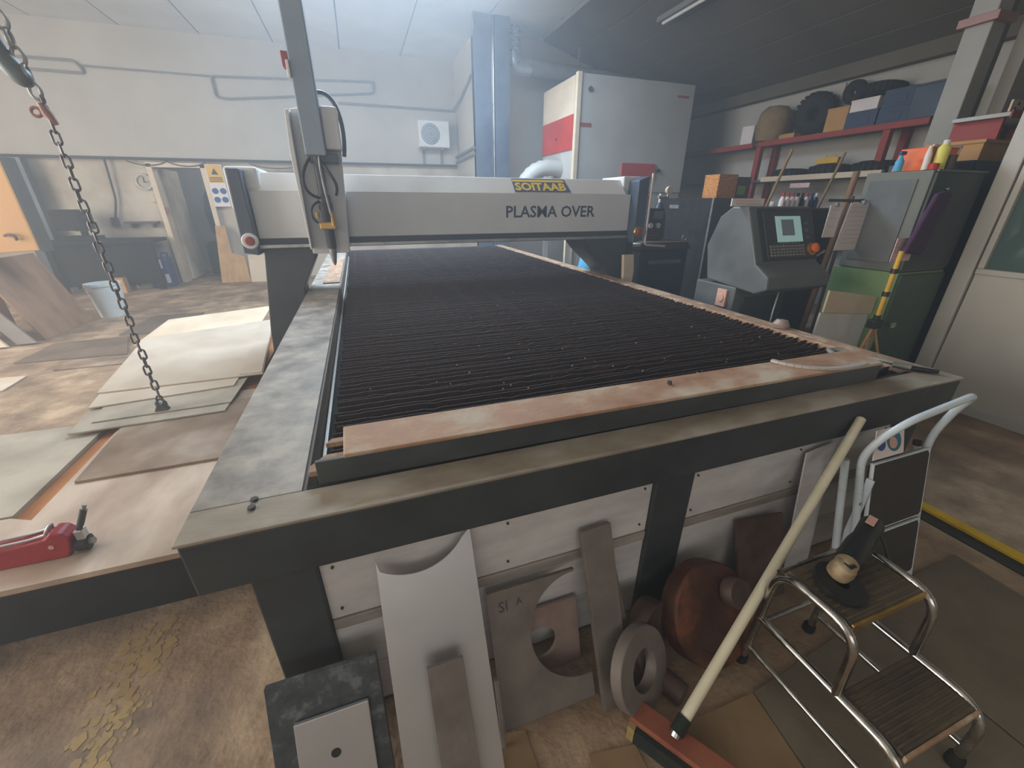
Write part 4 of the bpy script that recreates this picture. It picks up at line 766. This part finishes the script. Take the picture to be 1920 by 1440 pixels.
# papers on clip boards between console and cabinet
ps = thing('clipboard_stand', 'thin post with arms holding the paper sheets', 'stand', (3.45, 2.26, 0))
O('post', MB().cyl((3.44, 2.26, 0), (3.44, 2.26, 1.5), 0.012, n=10), M['brown_dark'], ps)
O('arm', MB().box(3.18, 3.72, 2.245, 2.275, 1.46, 1.48), M['brown_dark'], ps)
O('base', MB().box(3.3, 3.56, 2.2, 2.32, 0, 0.02), M['charcoal'], ps)
def paper(x0, x1, z0, z1, y, m, label, sk=0.0, lines=6):
    t = thing('paper_sheet', label, 'paper', ((x0 + x1) / 2, y, z0))
    O('sheet', MB().prism([(x0 - sk, z0), (x1 - sk, z0), (x1, z1), (x0, z1)], 'y', y - 0.004, y), m, t)
    O('clip', MB().box((x0 + x1) / 2 - 0.015, (x0 + x1) / 2 + 0.015, y - 0.012, y + 0.01, z1 - 0.012, z1 + 0.015), M['alu'], t)
    for i in range(lines): O('print_line', MB().box(x0 + 0.02, x1 - 0.02, y - 0.0048, y - 0.004, z1 - 0.03 - i * (z1 - z0 - 0.05) / lines - 0.002, z1 - 0.03 - i * (z1 - z0 - 0.05) / lines), M['paper_grey'], t)
paper(3.20, 3.325, 1.222, 1.44, 2.235, M['paper'], 'narrow white paper list hanging beside the console', 0, 3)
paper(3.35, 3.62, 1.13, 1.455, 2.20, M['paper'], 'large white printed paper hanging right of the narrow list', 0.035, 9)
one('paper_sheet', MB().box(3.37, 3.57, 1.845, 1.849, 1.09, 1.24), M['paper_pink'], 'pink printed paper in front of the grey cabinet', 'paper')
wcrd = thing('folded_cardboard', 'cream cardboard sheet over a white panel behind the table corner', 'cardboard', (3.3, 1.95, 0))
O('upper_sheet', MB().prism([(3.02, 0.745), (3.55, 0.69), (3.55, 0.82), (3.02, 0.90)], 'y', 1.94, 1.955), M['cream'], wcrd, 0.002)
O('lower_panel', MB().prism([(3.0, 0.0), (3.55, 0.0), (3.55, 0.685), (3.02, 0.74)], 'y', 1.955, 1.97), M['white'], wcrd, 0.002)
tp = thing('yellow_tripod_stand', 'yellow and black pole stand with folding legs by the green cabinet', 'stand', (3.28, 1.75, 0))
O('upper_pole', MB().cyl((3.28, 1.75, 0.72), (3.28, 1.75, 1.17), 0.014, n=12), M['ypole'], tp, 0, True)
for zz in (0.72, 0.88, 1.03): O('collar', MB().cyl((3.28, 1.75, zz), (3.28, 1.75, zz + 0.03), 0.021, n=12), M['black'], tp)
O('hub', MB().box(3.24, 3.32, 1.72, 1.78, 0.66, 0.72), M['black'], tp, 0.006)
O('lower_pole', MB().cyl((3.28, 1.75, 0.02), (3.28, 1.75, 0.66), 0.012, n=10), M['railtan'], tp)
for ex_ in ((2.86, 1.66, 0.0), (3.53, 1.60, 0.0), (3.35, 1.84, 0.0)): O('leg', MB().cyl((3.28, 1.75, 0.68), ex_, 0.008, n=8), M['tan'], tp)

# red storage rack along the right wall
RK = thing('red_storage_rack', 'red steel storage rack along the right wall', 'rack', (6.4, 5.4, 0))
O('front_rail', MB().box(6.18, 6.24, 3.50, 5.75, 2.27, 2.34), M['red_dull'], RK, 0.004)
O('front_rail', MB().box(6.18, 6.24, 5.85, 8.2, 2.27, 2.34), M['red_dull'], RK, 0.004)
for yy in (3.88, 5.70, 8.1):
    O('front_post', MB().box(6.2, 6.28, yy, yy + 0.08, 0, 2.30), M['red_dull'], RK, 0.004)
    O('rear_post', MB().box(6.54, 6.6, yy, yy + 0.08, 0, 2.30), M['red_dull'], RK, 0.004)
O('shelf_deck', MB().box(6.22, 6.62, 3.5, 8.2, 2.30, 2.335), M['brown_dark'], RK)
O('lower_rail', MB().box(6.12, 6.18, 3.78, 5.5, 1.76, 1.83), M['cream'], RK, 0.004)
O('lower_deck', MB().box(6.15, 6.62, 3.7, 8.1, 1.76, 1.79), M['brown_dark'], RK)
O('lowest_deck', MB().box(6.15, 6.62, 3.7, 8.1, 1.0, 1.03), M['brown_dark'], RK)
O('rack_tag', MB().box(6.11, 6.125, 4.65, 4.95, 1.66, 1.72), M['paper_pink'], RK)
one('wall_notice_board', MB().box(6.62, 6.65, 4.9, 7.0, 2.35, 2.98), M['wall_white'], 'pale blank board on the right wall above the rack', 'board')
def tyre(c, ax, R, r, label, m='rubber'):
    t = thing('tyre', label, 'tyre', (c[0], c[1], c[2] - R if abs(ax[2]) < .5 else c[2] - r))
    n = 14; pr_ = [(R - r + r * math.cos(a) * 1.0, r * 0.9 * math.sin(a)) for a in [2 * math.pi * i / n for i in range(n)]]
    O('carcass', MB().lathe(pr_, c, ax, 36, True), M[m], t, 0, True)
    tr = MB(); A = Vector(ax).normalized(); a_ = Vector((0, 0, 1)) if abs(A.z) < .9 else Vector((1, 0, 0)); u_ = A.cross(a_).normalized(); w_ = A.cross(u_)
    for k in range(24):
        g = 2 * math.pi * k / 24; d = u_ * math.cos(g) + w_ * math.sin(g); tt = A.cross(d)
        tr.frame_prism([(-0.02, -r * 0.6), (0.02, -r * 0.6), (0.02, r * 0.6), (-0.02, r * 0.6)], Vector(c) + d * (R - 0.004), tt, A, -0.008, 0.012)
    O('tread_blocks', tr, M[m], t)
    return t
tyre((6.42, 5.09, 2.62), (1, 0.15, 0.1), 0.27, 0.11, 'large black tyre standing on the rack between sack and cartons')
tyre((6.45, 4.62, 2.80), (1, 0.0, 0.1), 0.13, 0.055, 'small black tyre above the kraft box on the rack')
tyre((6.45, 4.26, 2.75), (0.1, 0.0, 1), 0.22, 0.08, 'black tyre lying on top of the white carton')
one('brown_sack', MB().lathe([(0.0, 0), (0.2, 0.02), (0.25, 0.2), (0.22, 0.4), (0.14, 0.48), (0, 0.5)], (6.36, 5.72, 2.336), (0.0, -0.1, 1), 16), M['sack'], 'brown sack slumped on the rack left of the large tyre', 'sack', None, 0, True)
one('white_parcel', MB().box(6.3, 6.5, 6.05, 6.25, 2.336, 2.62, 0.3), M['paper'], 'small white parcel at the left of the brown sack', 'parcel', None, 0.01)
one('orange_tray', MB().box(6.24, 6.4, 5.2, 5.45, 2.345, 2.40).box(6.26, 6.38, 5.22, 5.43, 2.40, 2.41), M['orange_panel'], 'flat orange tray at the rack edge before the large tyre', 'tray', None, 0.006)
one('kraft_box', MB().box(6.26, 6.5, 4.5, 4.78, 2.341, 2.62).box(6.255, 6.505, 4.495, 4.785, 2.60, 2.625), M['tan'], 'kraft box on the rack right of the large tyre', 'carton', None, 0.006)
one('white_carton', MB().box(6.25, 6.55, 4.15, 4.48, 2.53, 2.66).box(6.245, 6.555, 4.145, 4.485, 2.64, 2.665), M['paper'], 'white carton stacked on the lower blue carton of the rack', 'carton', None, 0.006)
one('blue_carton', MB().box(6.24, 6.56, 4.12, 4.49, 2.341, 2.528).box(6.235, 6.24, 4.2, 4.4, 2.38, 2.47), M['blue_box'], 'blue carton under the white carton on the rack', 'carton', None, 0.006)
one('blue_carton', MB().box(6.24, 6.56, 3.78, 4.10, 2.341, 2.51).box(6.235, 6.24, 3.85, 4.03, 2.37, 2.46), M['blue_box'], 'lower blue carton in the right hand stack of the rack', 'carton', None, 0.006)
one('blue_carton', MB().box(6.25, 6.56, 3.77, 4.10, 2.512, 2.70).box(6.245, 6.25, 3.84, 4.04, 2.55, 2.64), M['blue_box'], 'upper blue carton in the right hand stack of the rack', 'carton', None, 0.006)
one('navy_carton', MB().box(6.2, 6.56, 3.42, 3.76, 2.341, 2.68).box(6.195, 6.565, 3.415, 3.765, 2.66, 2.685), M['navy'], 'dark navy carton at the near end of the rack', 'carton', None, 0.006)
tyre((6.4, 5.2, 1.86), (0.05, 0, 1), 0.26, 0.07, 'flat black tyre at the left of the lower rack deck')
tyre((6.4, 4.6, 1.87), (0.05, 0, 1), 0.27, 0.08, 'flat black tyre in the middle of the lower rack deck')
tyre((6.4, 4.02, 1.87), (0.05, 0, 1), 0.26, 0.08, 'flat black tyre at the right end of the lower rack deck')
one('yellow_case', MB().box(6.25, 6.35, 4.45, 4.75, 1.958, 2.03).tube(fillet([(6.3, 4.52, 2.03), (6.3, 4.52, 2.06), (6.3, 4.66, 2.06), (6.3, 4.66, 2.03)], 0.02), 0.01, 6), M['ypole'], 'small yellow case lying on the middle flat tyre of the lower deck', 'case', None, 0.006)
# bottle rack behind the console
BR = thing('bottle_rack', 'dark low rack behind the console carrying bottles', 'rack', (4.4, 3.45, 0))
O('body', MB().box(3.9, 4.9, 3.3, 3.7, 0, 1.38), M['black'], BR, 0.006)
O('top_board', MB().box(3.88, 4.92, 3.28, 3.72, 1.38, 1.405), M['brown_dark'], BR, 0.003)
bc = [('paper', 'red', 'white bottle with red cap, leftmost in the row behind the console'), ('paper', 'red', 'second white bottle with red cap behind the console'), ('paper', 'red', 'third white bottle with red cap behind the console'), ('paper', 'greenblack', 'white bottle with dark cap in the row behind the console'),
      ('greenblack', 'black', 'dark bottle in the middle of the row behind the console'), ('paper', 'red', 'white bottle with red cap beside the dark bottle'), ('blue', 'blue', 'blue bottle at the right of the row behind the console'), ('blue', 'paper', 'blue bottle with white cap, rightmost of the row')]
for i, (m_, cp, lb) in enumerate(bc):
    xx = 4.14 + i * 0.068
    b_ = thing('bottle', lb, 'bottle', (xx, 3.4, 1.406), 'bottles on the rack behind the console')
    O('flask', MB().lathe([(0, 0), (0.027, 0), (0.028, 0.07), (0.018, 0.10), (0.012, 0.11)], (xx, 3.4, 1.406), (0, 0, 1), 14), M[m_], b_, 0, True)
    O('cap', MB().cyl((xx, 3.4, 1.516), (xx, 3.4, 1.55), 0.014, n=12), M[cp], b_)
one('brown_post', MB().cyl((4.88, 3.24, 1.75), (4.75, 3.24, 0.0), 0.03, n=12), M['woodbrown'], 'slanting brown wooden post right of the bottle row', 'post')
for xx, lb in ((4.05, 'thin cream support bar left of the bottles'), (4.82, 'thin cream support bar right of the bottles')):
    one('support_bar', MB().cyl((xx, 3.5, 1.40), (xx + 0.18, 3.5, 1.95), 0.014, n=8), M['sack'], lb, 'bar')
# right upper corner: conduits, column and wall shelf
rc = thing('grey_duct_column', 'tall olive grey duct column at the upper right', 'column', (5.1, 2.75, 0))
O('duct', MB().box(4.98, 5.16, 2.62, 2.8, 0, 3.45), M['wall_grey'], rc, 0.008)
O('flange', MB().box(4.94, 5.20, 2.58, 2.84, 2.78, 2.84), M['clamp'], rc, 0.004)
O('side_strip', MB().box(5.18, 5.30, 2.66, 2.78, 0, 3.4), M['cab_grey'], rc, 0.004)
struct('wall_corner', MB().box(5.32, 6.6, 2.5, 2.6, 1.95, 3.5), M['wall_grey'])
ws = thing('upper_wall_shelf', 'narrow shelf with red edge at the upper right', 'shelf', (5.0, 2.3, 2.0))
O('board', MB().box(4.7, 5.9, 2.15, 2.5, 2.05, 2.08), M['steel_mid'], ws, 0.003)
O('red_edge', MB().box(4.7, 5.9, 2.14, 2.15, 2.04, 2.09), M['red_dull'], ws)
O('bracket', MB().box(4.75, 4.78, 2.2, 2.5, 1.9, 2.05), M['red_dull'], ws); O('bracket', MB().box(5.5, 5.53, 2.2, 2.5, 1.9, 2.05), M['red_dull'], ws)
pc_ = thing('punched_plate', 'small cream plate with dark holes on the upper right shelf', 'plate', (5.0, 2.2, 2.08))
O('plate', MB().box(4.78, 5.08, 2.2, 2.215, 2.091, 2.17), M['cream'], pc_, 0.004)
for xx, zz in ((4.83, 2.11), (4.86, 2.145), (4.95, 2.12), (5.03, 2.13)): O('hole', MB().cyl((xx, 2.2, zz), (xx, 2.197, zz), 0.012, n=10), M['ink'], pc_)
one('pipe_stub', MB().tube(fillet([(5.0, 2.4, 1.75), (4.9, 2.4, 2.03), (5.2, 2.4, 2.04)], 0.05), 0.03, 10), M['pipe'], 'grey bent pipe under the upper right shelf', 'pipe', None, 0, True)

# ------------------------------------------------------------------ plates and scrap leaning on the table front
def lean(name, poly, base, top, m, label, thick=0.008, cat='steel plate', yaw=0.0, bev=0.001):
    b = Vector(base); V = Vector(top) - b; U = Vector((math.cos(yaw), math.sin(yaw), 0)); V = (V - U * V.dot(U)).normalized()
    return one(name, MB().frame_prism(poly, b, U, V, -thick, 0), m, label, cat, None, bev), U, V, U.cross(V)
# stainless sheet with a concave top
cc = arc2(0.098, 0.795, 0.165, 213, 322, 18)
poly = [(0, 0), (0.252, 0)] + [(0.252, 0.715)] + [p for p in reversed(cc) if 0.0 < p[0] < 0.249] + [(0, 0.69)]
lean('stainless_offcut', poly, (-0.075, 0.53, 0.001), (-0.075, 0.845, 0.635), M['stainless'], 'tall stainless sheet with curved notch at the top, leaning on the table front', 0.004)
lean('flat_bar_plate', [(0, 0), (0.098, 0), (0.092, 0.43), (0.0, 0.43)], (0.012, 0.488, 0.001), (0.012, 0.675, 0.41), M['mill'], 'narrow grey plate leaning against the stainless sheet', 0.012)
_o, U, V, N = lean('slate_plate', [(0, 0), (0.27, 0), (0.262, 0.40), (0, 0.40)], (-0.37, 0.60, 0.001), (-0.37, 0.77, 0.37), M['slate'], 'dark blotchy steel plate leaning at the left leg of the table', 0.02)
bq = Vector((-0.37, 0.60, 0.001))
wp = thing('drilled_plate', 'bright square plate with a round hole resting on the dark blotchy plate', 'steel plate', (-0.22, 0.6, 0.01))
q = bq + N * 0.003 + U * 0.055 + V * 0.0
O('plate', MB().frame_prism([(0, 0.01), (0.175, 0.01), (0.175, 0.30), (0.0, 0.30)], q, U, V, 0, 0.012), M['stainless'], wp, 0.002)
O('hole', MB().lathe([(0, 0.001), (0.010, 0.001), (0.012, 0)], q + U * 0.085 + V * 0.20 + N * 0.012, N, 18), M['black'], wp)
# C shaped plate
cp = [(0, 0), (0.305, 0), (0.305, 0.078)] + [p for p in arc2(0.285, 0.245, 0.168, -83, -270, 28)] + [(0.289, 0.42), (0.0, 0.42)]
_c = lean('cut_out_plate', cp, (0.213, 0.655, 0.001), (0.213, 0.828, 0.39), M['mill'], 'grey plate with a big round cut out leaning on the white panel', 0.016)
_o, U, V, N = _c
_q = Vector((0.213, 0.655, 0.001)) + U * 0.03 + V * 0.355 + N * 0.0006
text('chalk_mark', 'SI', 0.045, M['charcoal'], _o, _q, U, V, 0.0004)
text('chalk_mark', 'A', 0.03, M['charcoal'], _o, _q + U * 0.055 + V * 0.008, U, V, 0.0004)
pp = [(0.02, 0), (0.17, 0), (0.17, 0.235), (0.0, 0.235), (0.0, 0.165)] + arc2(0.03, 0.11, 0.055, 120, -120, 14)
lean('notched_plate', pp, (0.36, 0.775, 0.001), (0.36, 0.845, 0.232), M['pinkplate'], 'small pinkish plate with a round notch seen through the cut out', 0.012)
lean('steel_strip', [(0, 0), (0.095, 0), (0.105, 0.575), (0, 0.57)], (0.522, 0.60, 0.001), (0.522, 0.835, 0.525), M['mill'], 'wide grey flat bar leaning left of the round flange', 0.022)
lean('steel_strip', [(0, 0), (0.03, 0), (0.03, 0.54), (0, 0.55)], (0.645, 0.63, 0.001), (0.645, 0.845, 0.50), M['mill'], 'thin grey flat bar leaning beside the wide flat bar', 0.02, yaw=0.25)
one('steel_rod', MB().cyl((0.196, 0.62, 0.008), (0.20, 0.70, 0.19), 0.007, n=10), M['alu'], 'short bright rod standing left of the cut out plate', 'rod')
# ring flange
A_ = Vector((0.38, -0.80, 0.42)).normalized()
one('round_flange', MB().lathe([(0.062, 0), (0.122, 0), (0.125, 0.003), (0.125, 0.035), (0.122, 0.038), (0.062, 0.038)], Vector((0.63, 0.63, 0.128)), A_, 44, True), M['mill'], 'thick grey ring flange standing on edge before the flat bars', 'ring', None, 0, True)
one('round_blank', MB().lathe([(0, 0), (0.105, 0), (0.108, 0.003), (0.108, 0.06), (0.105, 0.063), (0, 0.063)], Vector((0.725, 0.745, 0.113)), Vector((0.45, -0.85, 0.2)), 40), M['brownsteel'], 'brown round steel blank behind the ring flange', 'disc', None, 0, True)
one('small_round_bar', MB().lathe([(0, 0), (0.034, 0), (0.036, 0.003), (0.036, 0.07), (0.034, 0.073), (0, 0.073)], Vector((0.735, 0.61, 0.037)), Vector((0.4, -0.9, 0.0)), 24), M['brownsteel'], 'short brown round bar piece on the floor right of the ring flange', 'round bar', None, 0, True)
A2 = Vector((0.08, -0.82, 0.55)).normalized(); c2 = Vector((0.965, 0.725, 0.125))
rd = thing('rusty_disc', 'big thick rusty steel disc leaning back against the table front', 'disc', (1.02, 0.7, 0))
O('disc', MB().lathe([(0, 0), (0.165, 0), (0.17, 0.005), (0.17, 0.07), (0.163, 0.078), (0.12, 0.08), (0.118, 0.075), (0.0, 0.075)], c2, A2, 48), M['rust_dark'], rd, 0, True)
O('hub', MB().lathe([(0.05, 0), (0.05, 0.04), (0.046, 0.045), (0, 0.045)], c2 + A2 * 0.075 + Vector((0.085, 0.03, 0.045)), A2, 32), M['brownsteel'], rd, 0, True)
lean('dark_plate', [(0, 0), (0.235, 0), (0.235, 0.345), (0, 0.37)], (1.20, 0.73, 0.001), (1.20, 0.84, 0.35), M['brownsteel'], 'dark brown plate leaning behind the rusty disc', 0.014)
lean('white_panel_offcut', [(0, 0), (0.13, 0), (0.17, 0.62), (0.02, 0.60)], (1.45, 0.76, 0.001), (1.45, 0.845, 0.6), M['panel'], 'pale sheet offcut leaning behind the white step ladder', 0.006)

# floor boards and mats in front
def flat(name, poly, z1, m, label, cat): return one(name, MB().prism(poly, 'z', 0.001, z1), m, label, cat, None, 0.001)
flat('cardboard_sheet', [(0.165, 0.66), (0.27, 0.64), (0.275, 0.40), (0.12, 0.40)], 0.006, M['card'], 'small tan cardboard piece on the floor below the cut out plate', 'cardboard')
flat('cardboard_sheet', [(0.42, 0.525), (0.56, 0.50), (0.56, 0.30), (0.36, 0.30)], 0.006, M['card'], 'small tan cardboard piece on the floor left of the broom head', 'cardboard')
flat('floor_board', [(0.72, 0.495), (0.998, 0.49), (0.93, 0.02), (0.66, 0.02)], 0.008, M['card'], 'tan board on the floor right of the broom head', 'floor board')
flat('floor_board', [(1.004, 0.49), (1.62, 0.55), (1.62, 0.0), (0.938, 0.0)], 0.008, M['mat_grey'], 'grey board on the floor under the chrome step stool', 'floor board')
flat('floor_board', [(1.63, 0.60), (2.33, 0.62), (2.28, -0.6), (1.63, -0.6)], 0.009, M['mat_grey'], 'large grey board on the floor inside the yellow line', 'floor board')

# ------------------------------------------------------------------ broom
bm = thing('broom', 'ivory handled floor broom leaning across the table front', 'broom', (0.66, 0.46, 0))
O('handle', MB().cyl((0.672, 0.462, 0.10), (1.655, 0.815, 0.722), 0.0155, n=16), M['pvc'], bm, 0, True)
O('socket', MB().cyl((0.652, 0.455, 0.088), (0.69, 0.469, 0.112), 0.019, n=14), M['greenblack'], bm, 0, True)
hd = Vector((0.13, -0.20, 0)).normalized(); hp_ = Vector((0.65, 0.447, 0)); hw = Vector((hd.y, -hd.x, 0)) * -1
def obox(a0, a1, b0, b1, z0, z1): return MB().frame_prism([(a0, b0), (a1, b0), (a1, b1), (a0, b1)], hp_, hd, Vector((-hd.y, hd.x, 0)), z0, z1)
O('head_block', obox(-0.125, 0.17, -0.035, 0.03, 0.065, 0.085), M['broomwood'], bm, 0.004)
O('bristles', obox(-0.10, 0.165, -0.05, 0.02, 0.006, 0.066), M['greenblack'], bm)
O('worn_bristles', obox(-0.122, -0.102, -0.05, 0.02, 0.008, 0.066), M['straw'], bm)
O('ferrule', MB().cyl((0.645, 0.452, 0.083), (0.656, 0.457, 0.096), 0.013, n=12), M['alu'], bm)

# ------------------------------------------------------------------ chrome two step stool
ST = thing('chrome_step_stool', 'chrome two step stool with dirty ribbed treads', 'step stool', (1.22, 0.38, 0))
for s_, xx in ((-1, 1.05), (1, 1.375)):
    O('side_tube', MB().tube(fillet([(xx, 0.585, 0.01), (xx, 0.565, 0.452), (xx, 0.345, 0.452), (xx, 0.335, 0.235)], 0.075, 8), 0.0125, 12), M['chrome'], ST, 0, True)
    O('step_tube', MB().tube(fillet([(xx, 0.578, 0.235), (xx, 0.165, 0.235), (xx, 0.165, 0.012)], 0.08, 8), 0.0125, 12), M['chrome'], ST, 0, True)
    O('lower_tube', MB().tube(fillet([(xx, 0.582, 0.09), (xx, 0.17, 0.09)], 0.05), 0.0095, 10), M['chrome'], ST, 0, True)
    O('rubber_foot', MB().lathe([(0.017, 0), (0.02, 0.005), (0.019, 0.035), (0.014, 0.045)], (xx, 0.165, 0.009), (0, 0, 1), 14), M['rubber'], ST, 0, True)
    O('rubber_foot', MB().lathe([(0.017, 0), (0.02, 0.005), (0.019, 0.03)], (xx, 0.586, 0.001), (0, 0, 1), 14), M['rubber'], ST, 0, True)
for y0_, y1_, zz in ((0.375, 0.555, 0.455), (0.185, 0.335, 0.238)):
    t_ = O('tread', MB().box(1.064, 1.361, y0_, y1_, zz - 0.016, zz), M['tread'], ST, 0.004)
    O('front_lip', MB().box(1.063, 1.362, y0_ - 0.008, y0_, zz - 0.02, zz + 0.002), M['brass'] if zz > 0.4 else M['railtan'], t_, 0.002)
    for i in range(9): O('rib', MB().box(1.07, 1.355, y0_ + 0.012 + i * (y1_ - y0_ - 0.02) / 9, y0_ + 0.017 + i * (y1_ - y0_ - 0.02) / 9, zz, zz + 0.0022), M['tread'], t_)
O('rear_brace', MB().cyl((1.05, 0.574, 0.2), (1.375, 0.574, 0.2), 0.008, n=10), M['chrome'], ST)
O('rear_brace', MB().cyl((1.05, 0.566, 0.44), (1.375, 0.566, 0.44), 0.008, n=10), M['chrome'], ST)

# angle grinder on the top tread
GR = thing('angle_grinder', 'black angle grinder with brassy gear head on the top tread of the stool', 'angle grinder', (1.2, 0.48, 0.457))
hd_ = Vector((1.155, 0.475, 0.512)); en = Vector((1.40, 0.555, 0.53)); dr = (en - hd_).normalized()
O('motor_body', MB().tube([hd_ + dr * 0.03, hd_ + dr * 0.06, hd_ + dr * 0.13, hd_ + dr * 0.17, hd_ + dr * 0.25, hd_ + dr * 0.27], [0.03, 0.034, 0.034, 0.028, 0.031, 0.022], 16), M['black'], GR, 0, True)
O('rating_label', MB().frame_prism([(0, 0), (0.045, 0), (0.045, 0.022), (0, 0.022)], hd_ + dr * 0.195 + Vector((0.006, -0.006, 0.0325)), dr, Vector((-dr.y, dr.x, 0.1)), 0, 0.0015), M['sticker_pink'], GR)
O('gear_head', MB().lathe([(0.02, -0.032), (0.029, -0.027), (0.031, -0.005), (0.027, 0.016), (0.018, 0.022), (0, 0.023)], hd_, (0.1, -0.25, 1), 18), M['casting'], GR, 0.003, True)
O('gear_neck', MB().cyl(hd_, hd_ + dr * 0.045, 0.026, 0.03, 18), M['casting'], GR, 0, True)
for i in range(3): O('vent_slot', MB().box(1.148 + i * 0.009, 1.152 + i * 0.009, 0.455, 0.485, 0.532, 0.5365), M['black'], GR)
O('wheel_guard', MB().lathe([(0.064, 0.0), (0.066, 0.002), (0.066, 0.016), (0.02, 0.018), (0.02, 0.014), (0.062, 0.012), (0.062, 0.0)], hd_ + Vector((-0.012, -0.01, -0.05)), (0.1, -0.2, 1), 32, True), M['black'], GR, 0, True)
O('grinding_disc', MB().lathe([(0, 0), (0.058, 0), (0.058, 0.003), (0, 0.003)], hd_ + Vector((-0.012, -0.01, -0.052)), (0.1, -0.2, 1), 28), M['rubber'], GR)
O('power_cord', MB().tube(bez(en + dr * 0.01, en + Vector((0.05, 0.01, -0.02)), (1.42, 0.5, 0.46), (1.39, 0.45, 0.40)), 0.005, 7), M['black'], GR, 0, True)

# ------------------------------------------------------------------ white folding step ladder
LD = thing('white_step_ladder', 'white folding step ladder with hoop handle and safety sticker', 'step ladder', (1.78, 0.7, 0))
xl, xr = 1.585, 1.955
O('hoop_frame', MB().tube(fillet([(xl + 0.02, 0.60, 0.01), (xl, 0.735, 0.62), (xl + 0.01, 0.715, 0.70), (xl + 0.06, 0.68, 0.785), (xr - 0.01, 0.665, 0.845), (xr, 0.70, 0.77), (xr, 0.735, 0.62), (xr + 0.02, 0.605, 0.01)], 0.08, 8), 0.0125, 12), M['ladder'], LD, 0, True)
O('rear_leg', MB().cyl((xl - 0.028, 0.765, 0.60), (xl + 0.0, 0.70, 0.22), 0.0125, n=12), M['ladder'], LD, 0, True)
O('rear_leg', MB().cyl((xr + 0.028, 0.765, 0.57), (xr + 0.03, 0.67, 0.18), 0.0125, n=12), M['ladder'], LD, 0, True)
O('side_link', MB().box(xl + 0.014, xl + 0.022, 0.68, 0.705, 0.20, 0.55), M['ladder'], LD, 0.002)
for (xx, yy, zz) in ((xl, 0.70, 0.2), (xr + 0.03, 0.668, 0.165)): O('leg_plug', MB().cyl((xx, yy, zz), (xx, yy + 0.004, zz + 0.025), 0.014, n=12), M['steel_mid'], LD)
O('leg_plug', MB().cyl((xr + 0.028, 0.766, 0.572), (xr + 0.028, 0.77, 0.59), 0.0145, n=12), M['rust_dark'], LD)
for xx in (xl + 0.02, xr + 0.02): O('rubber_foot', MB().cyl((xx, 0.60, 0.0), (xx, 0.604, 0.03), 0.016, n=12), M['rubber'], LD)
for z0_, z1_, y0_, y1_ in ((0.335, 0.60, 0.655, 0.713), (0.09, 0.315, 0.60, 0.65)):
    b_ = Vector((xl + 0.03, y0_, z0_)); Vv = Vector((0, y1_ - y0_, z1_ - z0_)); L_ = Vv.length
    t_ = O('tread', MB().frame_prism([(0, 0.0), (0.305, 0.0), (0.315, 0.012), (0.315, L_ - 0.02), (0.30, L_), (0.015, L_), (0, L_ - 0.02)], b_, (1, 0, 0), Vv, -0.012, 0.008), M['ladder_tread'], LD, 0.002)
    rp = [b_ + Vector((a, 0, 0)) + Vv.normalized() * c_ for a, c_ in ((0, 0), (0.315, 0), (0.315, L_), (0, L_))]
    O('tread_rim', MB().tube([p + Vector((0, -0.002, 0)) for p in rp], 0.007, 8, True), M['ladder'], t_, 0, True)
for zz in (0.30, 0.45, 0.56): O('rivet', MB().lathe([(0, 0.004), (0.006, 0.002), (0.007, 0)], (xl + 0.003, 0.655 + (zz - 0.3) * 0.25 - 0.006, zz), (0, -1, 0.1), 10), M['steel_mid'], LD)
sk = O('sticker_plate', MB().frame_prism([(0, 0), (0.165, 0), (0.19, 0.10), (0.04, 0.10)], (xl + 0.01, 0.708, 0.622), (1, 0, 0), (0, 0.45, 1), 0, 0.003), M['paper'], LD)
sN = Vector((1, 0, 0)).cross(Vector((0, 0.45, 1)).normalized())
_sv = Vector((0, 0.45, 1)).normalized(); _so = Vector((xl + 0.01, 0.708, 0.622)) + sN * 0.003; _sx = Vector((1, 0, 0))
O('sticker_emblem', MB().lathe([(0.024, 0), (0.023, 0.001), (0, 0.001)], _so + _sx * 0.052 + _sv * 0.05, sN, 20), M['sticker_blue'], sk)
O('sticker_emblem', MB().lathe([(0.039, 0), (0.038, 0.001), (0, 0.001)], _so + _sx * 0.122 + _sv * 0.052, sN, 24), M['sticker_teal'], sk)
O('sticker_figure', MB().lathe([(0.021, 0), (0.020, 0.001), (0, 0.001)], _so + _sx * 0.116 + _sv * 0.045 + sN * 0.001, sN, 16), M['sticker_pink'], sk)
